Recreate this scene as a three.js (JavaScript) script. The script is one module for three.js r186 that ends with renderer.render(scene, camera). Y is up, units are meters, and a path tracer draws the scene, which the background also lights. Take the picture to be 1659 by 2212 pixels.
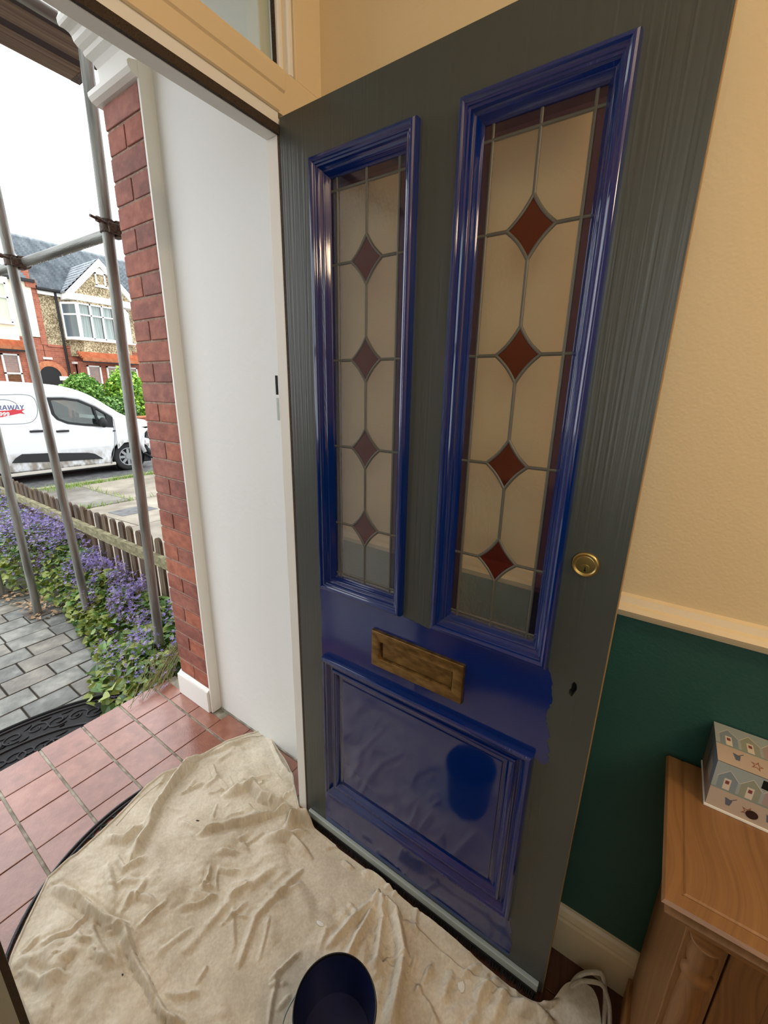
import * as THREE from 'three';
import { RoundedBoxGeometry } from 'three/addons/geometries/RoundedBoxGeometry.js';
import { mergeGeometries, toCreasedNormals, mergeVertices } from 'three/addons/utils/BufferGeometryUtils.js';
import { FontLoader } from 'three/addons/loaders/FontLoader.js';
import { TextGeometry } from 'three/addons/geometries/TextGeometry.js';

// ---------------------------------------------------------------- camera, sky, exposure
const scene = new THREE.Scene();
const camera = new THREE.PerspectiveCamera(101.942, 1659 / 2212, 0.02, 200);
camera.position.set(-0.7915, 1.4529, 0.8367);
camera.quaternion.setFromRotationMatrix(new THREE.Matrix4().makeBasis(
  new THREE.Vector3(0.56490061, 0.0186157, 0.82494894),
  new THREE.Vector3(0.22011657, 0.96011904, -0.17239524),
  new THREE.Vector3(-0.79525845, 0.27897111, 0.53827421)));
scene.add(camera);
const renderer = new THREE.WebGLRenderer();
renderer.toneMapping = THREE.LinearToneMapping;
renderer.toneMappingExposure = 3.2;
renderer.shadowMap.enabled = true;
scene.background = new THREE.Color().setRGB(0.97, 1.0, 1.03);   // even white overcast sky
scene.backgroundIntensity = 1;

// ---------------------------------------------------------------- helpers
let seed = 12345;
const rnd = () => { seed = (seed + 0x6d2b79f5) | 0; let t = Math.imul(seed ^ (seed >>> 15), 1 | seed); t = (t + Math.imul(t ^ (t >>> 7), 61 | t)) ^ t; return ((t ^ (t >>> 14)) >>> 0) / 4294967296; };
const rr = (a, b) => a + (b - a) * rnd();
const V = (x, y, z) => new THREE.Vector3(x, y, z);
const clamp = (x, a, b) => Math.min(b, Math.max(a, x));
const sm = (a, b, x) => { const t = clamp((x - a) / (b - a), 0, 1); return t * t * (3 - 2 * t); };
const lerp = (a, b, t) => a + (b - a) * t;
const hash = (x, y, s) => { let h = Math.imul(x, 374761393) ^ Math.imul(y, 668265263) ^ Math.imul(s, 1274126177); h = Math.imul(h ^ (h >>> 13), 1274126177); return ((h ^ (h >>> 16)) >>> 0) / 4294967296; };
function noise(x, y, px, py, s) {      // value noise that repeats every px, py cells
  const xi = Math.floor(x), yi = Math.floor(y), fx = x - xi, fy = y - yi, u = fx * fx * (3 - 2 * fx), v = fy * fy * (3 - 2 * fy);
  const m = (a, n) => ((a % n) + n) % n, x0 = m(xi, px), x1 = m(xi + 1, px), y0 = m(yi, py), y1 = m(yi + 1, py);
  return lerp(lerp(hash(x0, y0, s), hash(x1, y0, s), u), lerp(hash(x0, y1, s), hash(x1, y1, s), u), v);
}
function fbm(u, v, fx, fy, oct, s) { let a = 0, w = 0.5, n = 0; for (let i = 0; i < oct; i++) { a += w * noise(u * fx, v * fy, fx, fy, s + i); n += w; w *= 0.5; fx *= 2; fy *= 2; } return a / n; }
function tex(n, fn, srgb = false) {
  const d = new Uint8Array(n * n * 4);
  for (let j = 0; j < n; j++) for (let i = 0; i < n; i++) {
    const c = fn((i + 0.5) / n, (j + 0.5) / n), k = (j * n + i) * 4;
    if (typeof c === 'number') d[k] = d[k + 1] = d[k + 2] = clamp(c * 255, 0, 255); else for (let q = 0; q < 3; q++) d[k + q] = clamp(c[q] * 255, 0, 255);
    d[k + 3] = 255;
  }
  const t = new THREE.DataTexture(d, n, n, THREE.RGBAFormat);
  t.wrapS = t.wrapT = THREE.RepeatWrapping; t.magFilter = THREE.LinearFilter; t.minFilter = THREE.LinearMipmapLinearFilter; t.generateMipmaps = true;
  if (srgb) t.colorSpace = THREE.SRGBColorSpace; t.needsUpdate = true; return t;
}
const tone = (lo, hi, t) => lo.map((c, i) => lerp(c, hi[i], t) / 255);
// textures
const T = {
  plaster: tex(512, (u, v) => 0.55 * fbm(u, v, 5, 5, 4, 1) + 0.25 * fbm(u, v, 40, 40, 3, 9) + 0.2 * noise(u * 14, v * 3, 14, 3, 5)),
  brush: tex(512, (u, v) => 0.7 * fbm(u, v, 90, 4, 2, 11) + 0.3 * fbm(u, v, 30, 6, 2, 15)),
  fine: tex(256, (u, v) => fbm(u, v, 60, 60, 2, 21)),
  cloud: tex(256, (u, v) => fbm(u, v, 4, 4, 5, 31)),
  ripple: tex(512, (u, v) => 0.6 * fbm(u, v, 26, 12, 2, 33) + 0.4 * fbm(u, v, 60, 40, 2, 35)),
  weave: tex(512, (u, v) => 0.5 + 0.2 * Math.sin(u * 6.28318 * 128) * Math.cos(v * 6.28318 * 128) + 0.3 * (fbm(u, v, 50, 50, 3, 41) - 0.5)),
};
const mottled = (lo, hi, fx, fy, s, oct = 4) => tex(256, (u, v) => { const t = fbm(u, v, fx, fy, oct, s); return tone(lo, hi, clamp((t - 0.5) * 1.7 + 0.5, 0, 1)); }, true);
const woodTex = (lo, hi, s) => tex(512, (u, v) => {
  const w = noise(u * 4, v * 2, 4, 2, s) * 0.16, g = fbm(u, v + w, 2, 40, 3, s + 3), f = fbm(u, v + w, 6, 150, 2, s + 7);
  return tone(lo, hi, clamp(0.65 * ((g - 0.5) * 1.8 + 0.5) + 0.35 * f, 0, 1));
}, true);
// materials: "uv" gives the metres that one repeat of the texture covers
function mat(o) {
  const { uv, color = 0xffffff, rough = 0.6, metal = 0, coat = 0, ...rest } = o;
  const m = new THREE.MeshPhysicalMaterial({ color, roughness: rough, metalness: metal, clearcoat: coat, side: THREE.DoubleSide, ...rest });
  m.userData.uv = uv; return m;
}
function boxUV(g, [su, sv]) {
  const p = g.attributes.position, n = g.attributes.normal, a = new Float32Array(p.count * 2);
  for (let i = 0; i < p.count; i++) {
    const ax = Math.abs(n.getX(i)), ay = Math.abs(n.getY(i)), az = Math.abs(n.getZ(i));
    let u, v; if (ax >= ay && ax >= az) { u = p.getZ(i); v = p.getY(i); } else if (ay >= az) { u = p.getX(i); v = p.getZ(i); } else { u = p.getX(i); v = p.getY(i); }
    a[2 * i] = u / su; a[2 * i + 1] = v / sv;
  }
  g.setAttribute('uv', new THREE.BufferAttribute(a, 2)); return g;
}
const clean = (g) => { let q = g.index ? g.toNonIndexed() : g; for (const k of Object.keys(q.attributes)) if (!['position', 'normal', 'uv'].includes(k)) q.deleteAttribute(k); if (!q.attributes.uv) q.setAttribute('uv', new THREE.BufferAttribute(new Float32Array(q.attributes.position.count * 2), 2)); if (!q.attributes.normal) q.computeVertexNormals(); return q; };
const join = (...gs) => mergeGeometries(gs.flat().map(clean));
function part(name, geo, m, parent) {
  let g = Array.isArray(geo) ? join(geo) : geo;
  if (m.userData.uv && !g.userData.ownUV) g = boxUV(g.index && !g.userData.keep ? g.toNonIndexed() : g, m.userData.uv);
  const o = new THREE.Mesh(g, m); o.name = name; o.castShadow = o.receiveShadow = true; parent.add(o); return o;
}
const taken = new Map();
const numbered = (n) => { const k = taken.get(n) ?? 0; taken.set(n, k + 1); return k ? `${n}_${String(k).padStart(3, '0')}` : n; };
function thing(name, label, category, pos = [0, 0, 0], opt = {}) {
  const o = new THREE.Group(); o.name = numbered(name); o.position.set(...pos); o.userData = { label, category };
  if (opt.kind) o.userData.kind = opt.kind; if (opt.group) o.userData.group = opt.group; if (opt.turn) o.rotation.y = opt.turn;
  scene.add(o); return o;
}
const structure = (name, label, category) => thing(name, label, category, [0, 0, 0], { kind: 'structure' });
// box given by its bounds; r rounds the edges
function bx(x0, x1, y0, y1, z0, z1, r = 0) {
  const w = x1 - x0, h = y1 - y0, d = z1 - z0;
  const g = r ? new RoundedBoxGeometry(w, h, d, 2, Math.min(r, w / 2.01, h / 2.01, d / 2.01)) : new THREE.BoxGeometry(w, h, d);
  g.translate((x0 + x1) / 2, (y0 + y1) / 2, (z0 + z1) / 2); return g;
}
function rod(a, b, r0, r1 = r0, seg = 16) {
  const d = b.clone().sub(a), g = new THREE.CylinderGeometry(r1, r0, d.length(), seg, 1);
  g.applyQuaternion(new THREE.Quaternion().setFromUnitVectors(V(0, 1, 0), d.clone().normalize())); g.translate((a.x + b.x) / 2, (a.y + b.y) / 2, (a.z + b.z) / 2); return g;
}
function poleGeo(a, b, r, seg = 28) { const g = rod(a, b, r, r, seg), u = g.attributes.uv, L = a.distanceTo(b); for (let i = 0; i < u.count; i++) u.setY(i, u.getY(i) * L / 0.9); g.userData.ownUV = true; return g; }
const tube = (pts, r, n = 40, seg = 8, closed = false) => new THREE.TubeGeometry(new THREE.CatmullRomCurve3(pts, closed), n, r, seg, closed);
const poly = (pts) => { const s = new THREE.Shape(); pts.forEach(([a, b], i) => (i ? s.lineTo(a, b) : s.moveTo(a, b))); s.closePath(); return s; };
const hole = (pts) => { const s = new THREE.Path(); pts.forEach(([a, b], i) => (i ? s.lineTo(a, b) : s.moveTo(a, b))); s.closePath(); return s; };
// extrude a shape drawn in (x, y) along +z from z0 to z1
const exZ = (shape, z0, z1, bevel = 0, seg = 2, curve = 8) => { const g = new THREE.ExtrudeGeometry(shape, { depth: z1 - z0 - 2 * bevel, bevelEnabled: bevel > 0, bevelThickness: bevel, bevelSize: bevel, bevelOffset: -bevel, bevelSegments: seg, curveSegments: curve }); g.translate(0, 0, z0 + bevel); return g; };
// extrude a shape drawn in (z, y) so that it fills x0..x1
const exX = (shape, x0, x1, bevel = 0) => { const g = exZ(shape, 0, x1 - x0, bevel); const p = g.attributes.position; for (let i = 0; i < p.count; i++) { const a = p.getX(i), b = p.getY(i), c = p.getZ(i); p.setXYZ(i, x0 + c, b, a); } const q = g.index ? g.toNonIndexed() : g, r = q.attributes.position; for (let i = 0; i < r.count; i += 3) { const a = [r.getX(i + 1), r.getY(i + 1), r.getZ(i + 1)]; r.setXYZ(i + 1, r.getX(i + 2), r.getY(i + 2), r.getZ(i + 2)); r.setXYZ(i + 2, ...a); } q.computeVertexNormals(); return q; };
// extrude a profile drawn in (x, y) along z is exZ; a profile drawn in (z, y) along x is exX
// mitred frame lying in the plane x = x0: rings of a profile [inset, height towards -x]
function frameRing(z0, z1, y0, y1, prof, x0 = 0, crease = 0.5) {
  const pos = [], ring = (d, h) => [[z0 + d, y0 + d], [z1 - d, y0 + d], [z1 - d, y1 - d], [z0 + d, y1 - d]].map(([z, y]) => [x0 - h, y, z]);
  for (let k = 0; k + 1 < prof.length; k++) {
    const A = ring(...prof[k]), B = ring(...prof[k + 1]);
    for (let i = 0; i < 4; i++) { const j = (i + 1) % 4; pos.push(...A[i], ...B[j], ...A[j], ...A[i], ...B[i], ...B[j]); }
  }
  const g = new THREE.BufferGeometry(); g.setAttribute('position', new THREE.Float32BufferAttribute(pos, 3)); g.computeVertexNormals();
  const q = toCreasedNormals(g, crease); q.setAttribute('uv', new THREE.Float32BufferAttribute(new Float32Array(q.attributes.position.count * 2), 2)); return q;
}
// ---------------------------------------------------------------- materials
const M = {
  cream: mat({ color: 0xd8c298, rough: 0.62, bumpMap: T.fine, bumpScale: 0.0003, uv: [0.25, 0.25] }),
  creamGloss: mat({ color: 0xdcc9a4, rough: 0.38 }),
  green: mat({ color: 0x1b4a42, rough: 0.6, bumpMap: T.fine, bumpScale: 0.0004, uv: [0.25, 0.25] }),
  whitePlaster: mat({ color: 0xe6e8e6, rough: 0.55, bumpMap: T.plaster, bumpScale: 0.003, uv: [0.8, 0.8] }),
  white: mat({ color: 0xe6e6e1, rough: 0.4, bumpMap: T.plaster, bumpScale: 0.0008, uv: [0.3, 0.3] }),
  ceiling: mat({ color: 0xeeebe2, rough: 0.8 }),
  jambShade: mat({ color: 0x9a9d94, rough: 0.5 }),  // grey that paints in the shadow on the left jamb
  seal: mat({ color: 0x3a2e22, rough: 0.8, bumpMap: T.fine, bumpScale: 0.002, uv: [0.1, 0.1] }),
  grey: mat({ color: 0x404542, rough: 0.38, ior: 1.55, bumpMap: T.brush, bumpScale: 0.0007, uv: [0.35, 1.1] }),
  blue: mat({ color: 0x042263, rough: 0.09, coat: 0.7, clearcoatRoughness: 0.05, bumpMap: T.brush, bumpScale: 0.00035, uv: [0.12, 0.9] }),
  bluePanel: mat({ color: 0x042468, rough: 0.08, coat: 0.7, clearcoatRoughness: 0.06, bumpMap: T.cloud, bumpScale: 0.0006, uv: [0.5, 0.5] }),
  blueFilm: mat({ color: 0x042468, rough: 0.12, coat: 0.7, clearcoatRoughness: 0.08, bumpMap: T.brush, bumpScale: 0.0003, uv: [1.1, 0.22] }),
  edgeWood: mat({ color: 0x9b7c4e, rough: 0.7 }),
  brass: mat({ color: 0xffffff, map: mottled([112, 88, 52], [156, 126, 78], 5, 9, 51), rough: 0.38, metal: 0.85, bumpMap: T.fine, bumpScale: 0.0003, uv: [0.12, 0.12] }),
  brassBright: mat({ color: 0xb09a62, rough: 0.3, metal: 0.9 }),
  dark: mat({ color: 0x0b0b0b, rough: 0.8 }),
  steelBar: mat({ color: 0xa9b5b2, rough: 0.45, metal: 0.2, bumpMap: T.brush, bumpScale: 0.0004, uv: [1, 0.3] }),
  black: mat({ color: 0x101112, rough: 0.55 }),
  lead: mat({ color: 0x5d5b52, rough: 0.45, metal: 0.35 }),
  clear: mat({ color: 0xfdfbf6, rough: 0.05, transmission: 0.96, thickness: 0, ior: 1.55, bumpMap: T.ripple, bumpScale: 0.0008, uv: [0.3, 0.3] }),
  red: mat({ color: 0xb67a76, rough: 0.06, transmission: 0.97, thickness: 0, ior: 1.55 }),
  purple: mat({ color: 0xa08fb6, rough: 0.06, transmission: 0.97, thickness: 0, ior: 1.55 }),
  pane: mat({ color: 0xf2f6f4, rough: 0.02, transmission: 1, thickness: 0, ior: 1.5 }),
  quarry: [0, 1, 2, 3].map((i) => mat({ map: mottled([[128, 78, 60], [138, 84, 65], [122, 74, 58], [134, 84, 68]][i], [[152, 98, 78], [158, 104, 84], [146, 92, 74], [156, 104, 88]][i], 7, 7, 60 + i), rough: 0.3, coat: 0.9, clearcoatRoughness: 0.22, bumpMap: T.fine, bumpScale: 0.0006, uv: [0.2, 0.2] })),
  grout: mat({ map: mottled([120, 116, 104], [176, 172, 156], 12, 12, 66), rough: 0.9, uv: [0.3, 0.3] }),
  brick: [0, 1, 2, 3, 4].map((i) => mat({ map: mottled([[124, 68, 54], [136, 74, 56], [114, 66, 56], [128, 76, 64], [142, 80, 60]][i], [[160, 96, 76], [170, 100, 78], [148, 88, 74], [160, 102, 86], [174, 106, 80]][i], 6, 9, 70 + i), rough: 0.72, bumpMap: T.plaster, bumpScale: 0.003, uv: [0.2, 0.2] })),
  mortar: mat({ map: mottled([128, 106, 92], [170, 146, 130], 9, 9, 77), rough: 0.95, bumpMap: T.fine, bumpScale: 0.002, uv: [0.15, 0.15] }),
  sheet: mat({ map: tex(512, (u, v) => { const a = fbm(u, v, 5, 5, 5, 81), b = fbm(u, v, 70, 70, 2, 85); return tone([194, 184, 164], [226, 218, 200], clamp(0.5 + (a - 0.5) * 1.5 + (b - 0.5) * 0.7, 0, 1)); }, true), rough: 0.92, bumpMap: T.weave, bumpScale: 0.0009, uv: [0.35, 0.35], sheen: 0.3, sheenRoughness: 0.8 }),
  rubber: mat({ color: 0x15161a, rough: 0.42, bumpMap: T.fine, bumpScale: 0.0008, uv: [0.1, 0.1] }),
  coir: mat({ color: 0x111214, rough: 0.8, bumpMap: T.weave, bumpScale: 0.003, uv: [0.4, 0.4] }),
  galv: mat({ map: mottled([92, 94, 88], [142, 146, 140], 9, 5, 91), rough: 0.42, metal: 0.35, bumpMap: T.fine, bumpScale: 0.0008, uv: [0.3, 0.3] }),
  rust: mat({ map: mottled([52, 44, 38], [104, 92, 80], 14, 14, 95), rough: 0.6, metal: 0.4, uv: [0.08, 0.08] }),
  plank: mat({ map: woodTex([78, 64, 52], [140, 122, 100], 101), rough: 0.85, bumpMap: T.plaster, bumpScale: 0.003, uv: [1.2, 0.3] }),
  shadeEdge: mat({ color: 0x2a211b, rough: 0.8 }),  // shade of the board sides, put in as dark brown
  picket: [0, 1, 2].map((i) => mat({ map: mottled([[58, 46, 38], [66, 54, 42], [54, 46, 40]][i], [[112, 94, 74], [118, 104, 80], [98, 86, 70]][i], 26, 3, 105 + i), rough: 0.85, uv: [0.2, 0.5] })),
  rail: mat({ map: mottled([98, 96, 66], [158, 152, 120], 8, 14, 109), rough: 0.85, bumpMap: T.plaster, bumpScale: 0.003, uv: [0.3, 0.3] }),
  sett: [0, 1, 2, 3].map((i) => mat({ map: mottled([[76, 78, 73], [84, 86, 80], [70, 72, 68], [88, 86, 77]][i], [[134, 136, 128], [146, 147, 138], [122, 124, 118], [138, 134, 122]][i], 7, 7, 111 + i, 5), rough: 0.42, bumpMap: T.plaster, bumpScale: 0.004, uv: [0.4, 0.4] })),
  soil: mat({ map: mottled([40, 36, 28], [70, 62, 48], 14, 14, 117), rough: 0.95, uv: [0.5, 0.5] }),
  concrete: [0, 1, 2].map((i) => mat({ map: mottled([[98, 90, 76], [92, 87, 78], [106, 98, 84]][i], [[152, 144, 128], [140, 136, 128], [160, 152, 136]][i], 5, 5, 121 + i, 6), rough: 0.7, bumpMap: T.plaster, bumpScale: 0.01, uv: [1.6, 1.6] })),
  asphalt: mat({ map: mottled([66, 67, 68], [104, 105, 104], 30, 30, 127), rough: 0.7, uv: [2, 2] }),
  pine: mat({ map: woodTex([124, 82, 42], [156, 108, 60], 131), rough: 0.42, coat: 0.25, clearcoatRoughness: 0.3, uv: [0.5, 0.22] }),
  pineUp: mat({ map: woodTex([118, 82, 46], [142, 102, 60], 135), rough: 0.45, coat: 0.2, clearcoatRoughness: 0.3, uv: [0.5, 0.2] }),
  floorWood: mat({ map: woodTex([58, 32, 20], [92, 54, 34], 139), rough: 0.45, uv: [0.8, 0.2] }),
  paint: mat({ color: 0x06174a, rough: 0.45, coat: 0.3, clearcoatRoughness: 0.3 }),
  kettle: mat({ color: 0x14161b, rough: 0.35 }),
};
// ---------------------------------------------------------------- the hall
const FL = -0.012, WX = 0.14, CEIL = 2.75, HALL = 4.6, LX = -1.32, SW = [0.70, 1.75, 1.10, 2.25];
{
  const floor = structure('floor', 'dark brown wooden floorboards of the hall under the dust sheet', 'floor');
  part('subfloor', bx(LX - 0.15, WX + 0.15, FL - 0.2, FL - 0.016, -0.01, HALL + 0.15), M.dark, floor);
  for (let x = LX; x < WX; x += 0.122) part('floorboard', bx(x + 0.001, Math.min(x + 0.121, WX), FL - 0.016, FL, -0.005, HALL, 0.0015), M.floorWood, floor);
  const c = structure('ceiling', 'plain off-white ceiling of the hall', 'ceiling');
  part('ceiling_board', bx(LX - 0.15, WX + 0.15, CEIL, CEIL + 0.2, 0, HALL + 0.15), M.ceiling, c);
  const rail = (x, s) => exZ(poly([[0, 0], [0.010, 0.002], [0.014, 0.010], [0.024, 0.014], [0.028, 0.022], [0.022, 0.030], [0.014, 0.034], [0.010, 0.046], [0, 0.050]].map(([a, b]) => [x + s * a, 1.012 + b])), 0.0, HALL);
  const skirt = (x, s) => exZ(poly([[0, 0], [0.022, 0], [0.022, 0.115], [0.019, 0.122], [0.019, 0.128], [0.012, 0.140], [0.006, 0.146], [0, 0.148]].map(([a, b]) => [x + s * a, FL + b])), 0.0, HALL);
  for (const [side, x, s] of [['right', WX, -1], ['left', LX, 1]]) {
    const w = structure('wall_' + side, `${side} wall of the hall, cream above the rail and dark green below`, 'wall');
    const o = x - s * 0.15, a = Math.min(x, o), b = Math.max(x, o);
    if (side === 'right') part('upper_wall', bx(a, b, 1.03, CEIL, 0.0, HALL + 0.15), M.cream, w);
    else {   // opening for the side window added to brighten the door and wall
      part('upper_wall', bx(a, b, 1.03, CEIL, 0.0, SW[0]), M.cream, w); part('upper_wall', bx(a, b, 1.03, CEIL, SW[1], HALL + 0.15), M.cream, w);
      part('upper_wall', bx(a, b, 1.03, SW[2], SW[0], SW[1]), M.cream, w); part('upper_wall', bx(a, b, SW[3], CEIL, SW[0], SW[1]), M.cream, w);
    }
    part('lower_wall', bx(a, b, FL - 0.2, 1.03, 0.0, HALL + 0.15), M.green, w);
    const d = structure(side === 'right' ? 'trim_1' : 'trim_2', `cream dado rail moulding along the ${side} hall wall`, 'dado rail');
    part('dado_rail', rail(x, s), M.creamGloss, d);
    const k = structure('baseboard_' + side, `cream skirting board along the foot of the ${side} hall wall`, 'skirting board');
    part('skirting', skirt(x, s), M.creamGloss, k);
  }
  const sw = structure('window_2', 'white sash window added to the left hall wall for fill light, out of sight', 'window');  // unseen window, added so daylight reaches the door glass
  part('window_frame', frameRing(SW[0], SW[1], SW[2], SW[3], [[0, 0.06], [0, 0], [0.05, 0], [0.05, 0.06], [0, 0.06]], LX - 0.04), M.white, sw);
  part('meeting_rail', bx(LX - 0.09, LX - 0.045, 1.65, 1.70, SW[0], SW[1]), M.white, sw);
  for (const [p, q] of [[SW[2] + 0.05, 1.65], [1.70, SW[3] - 0.05]]) part('pane', bx(LX - 0.07, LX - 0.066, p, q, SW[0] + 0.05, SW[1] - 0.05), M.pane, sw);
  const w = structure('wall_back', 'far end wall of the hall behind the camera', 'wall');
  part('upper_wall', bx(LX, WX, 1.03, CEIL, HALL, HALL + 0.15), M.cream, w);
  part('lower_wall', bx(LX, WX, FL, 1.03, HALL, HALL + 0.15), M.green, w);
}
// front wall of the house with the door opening
{
  const w = structure('wall_front', 'front wall of the house around the door opening', 'wall');
  part('left_pier', bx(LX - 0.15, -0.90, -0.2, 5.6, -0.10, 0.0), M.cream, w);
  part('left_pier_render', bx(LX - 0.15, -0.90, -0.2, 5.6, -0.13, -0.10), M.whitePlaster, w);
  part('over_door', bx(-0.90, WX + 0.02, 2.66, 5.6, -0.13, 0.0), M.cream, w);
  part('right_pier', bx(WX, 0.5, -0.2, 5.6, -0.13, 0.0), M.cream, w);
  const f = structure('trim_3', 'door frame with white jambs, dark draught seal and cream transom', 'door frame');
  for (const s of [0, 1]) {
    const X = (a, b) => (s ? [-0.757 - b, -0.757 - a] : [a, b]);
    part('jamb', bx(...X(0, 0.145), -0.012, 2.035, -0.045, -0.009, 0.002), M.white, f);
    part('jamb_back', bx(...X(0.012, 0.145), -0.012, 2.04, -0.009, -0.001), s ? M.jambShade : M.creamGloss, f);  // left back painted grey to stand for shade
    part('draught_seal', bx(...X(0.0005, 0.012), 0, 2.018, -0.009, -0.0015), M.seal, f);
    part('frame_post', bx(...X(0.056, 0.145), 2.1235, 2.70, -0.05, 0.0, 0.002), M.creamGloss, f);
    part('frame_post_foot', bx(...X(0.0, 0.145), 2.04, 2.1235, -0.05, -0.0002), M.creamGloss, f);
  }
  part('head_stop', bx(-0.757, 0, 2.0, 2.035, -0.045, -0.009, 0.002), M.white, f);
  part('draught_seal', bx(-0.757, 0, 2.001, 2.018, -0.009, -0.0015), M.seal, f);
  part('head_rebate', bx(-0.757, 0, 2.018, 2.0405, -0.009, -0.003), M.white, f);
  part('transom_board', exX(poly([[-0.06, 2.0405], [0.0, 2.0405], [0.003, 2.043], [0.003, 2.0785], [0.0005, 2.081], [-0.06, 2.081]]), -0.757, 0.0), M.creamGloss, f);
  part('transom_board', exX(poly([[-0.06, 2.081], [0.0, 2.0812], [0.004, 2.085], [0.006, 2.112], [0.003, 2.122], [-0.02, 2.126], [-0.06, 2.126]]), -0.757, 0.018), M.creamGloss, f);
  part('threshold', exX(poly([[-0.075, -0.02], [-0.075, 0.001], [-0.05, 0.003], [0.0, 0.003], [0.02, -0.012]]), -0.757, 0.0), M.pine, f);
  const win = structure('window_1', 'fanlight pane over the front door with white glazing beads', 'window');
  part('glass', bx(-0.775, 0.018, 2.126, 2.66, -0.034, -0.030), M.pane, win);
  for (const s of [0, 1]) {
    const X = (a, b) => (s ? [-0.757 - b, -0.757 - a] : [a, b]);
    part('glazing_gap', bx(...X(0.0165, 0.0195), 2.126, 2.66, -0.030, -0.020), M.seal, win);
    part('glazing_bead', bx(...X(0.0195, 0.0335), 2.126, 2.66, -0.030, -0.012, 0.004), M.white, win);
    part('glazing_bead', bx(...X(0.040, 0.056), 2.126, 2.66, -0.030, -0.004, 0.005), M.white, win);
    part('bead_hollow', bx(...X(0.0335, 0.040), 2.126, 2.66, -0.030, -0.016), M.creamGloss, win);
    part('outer_frame', bx(...X(-0.012, 0.02), 2.126, 2.66, -0.075, -0.036, 0.003), M.white, win);
  }
}
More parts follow.
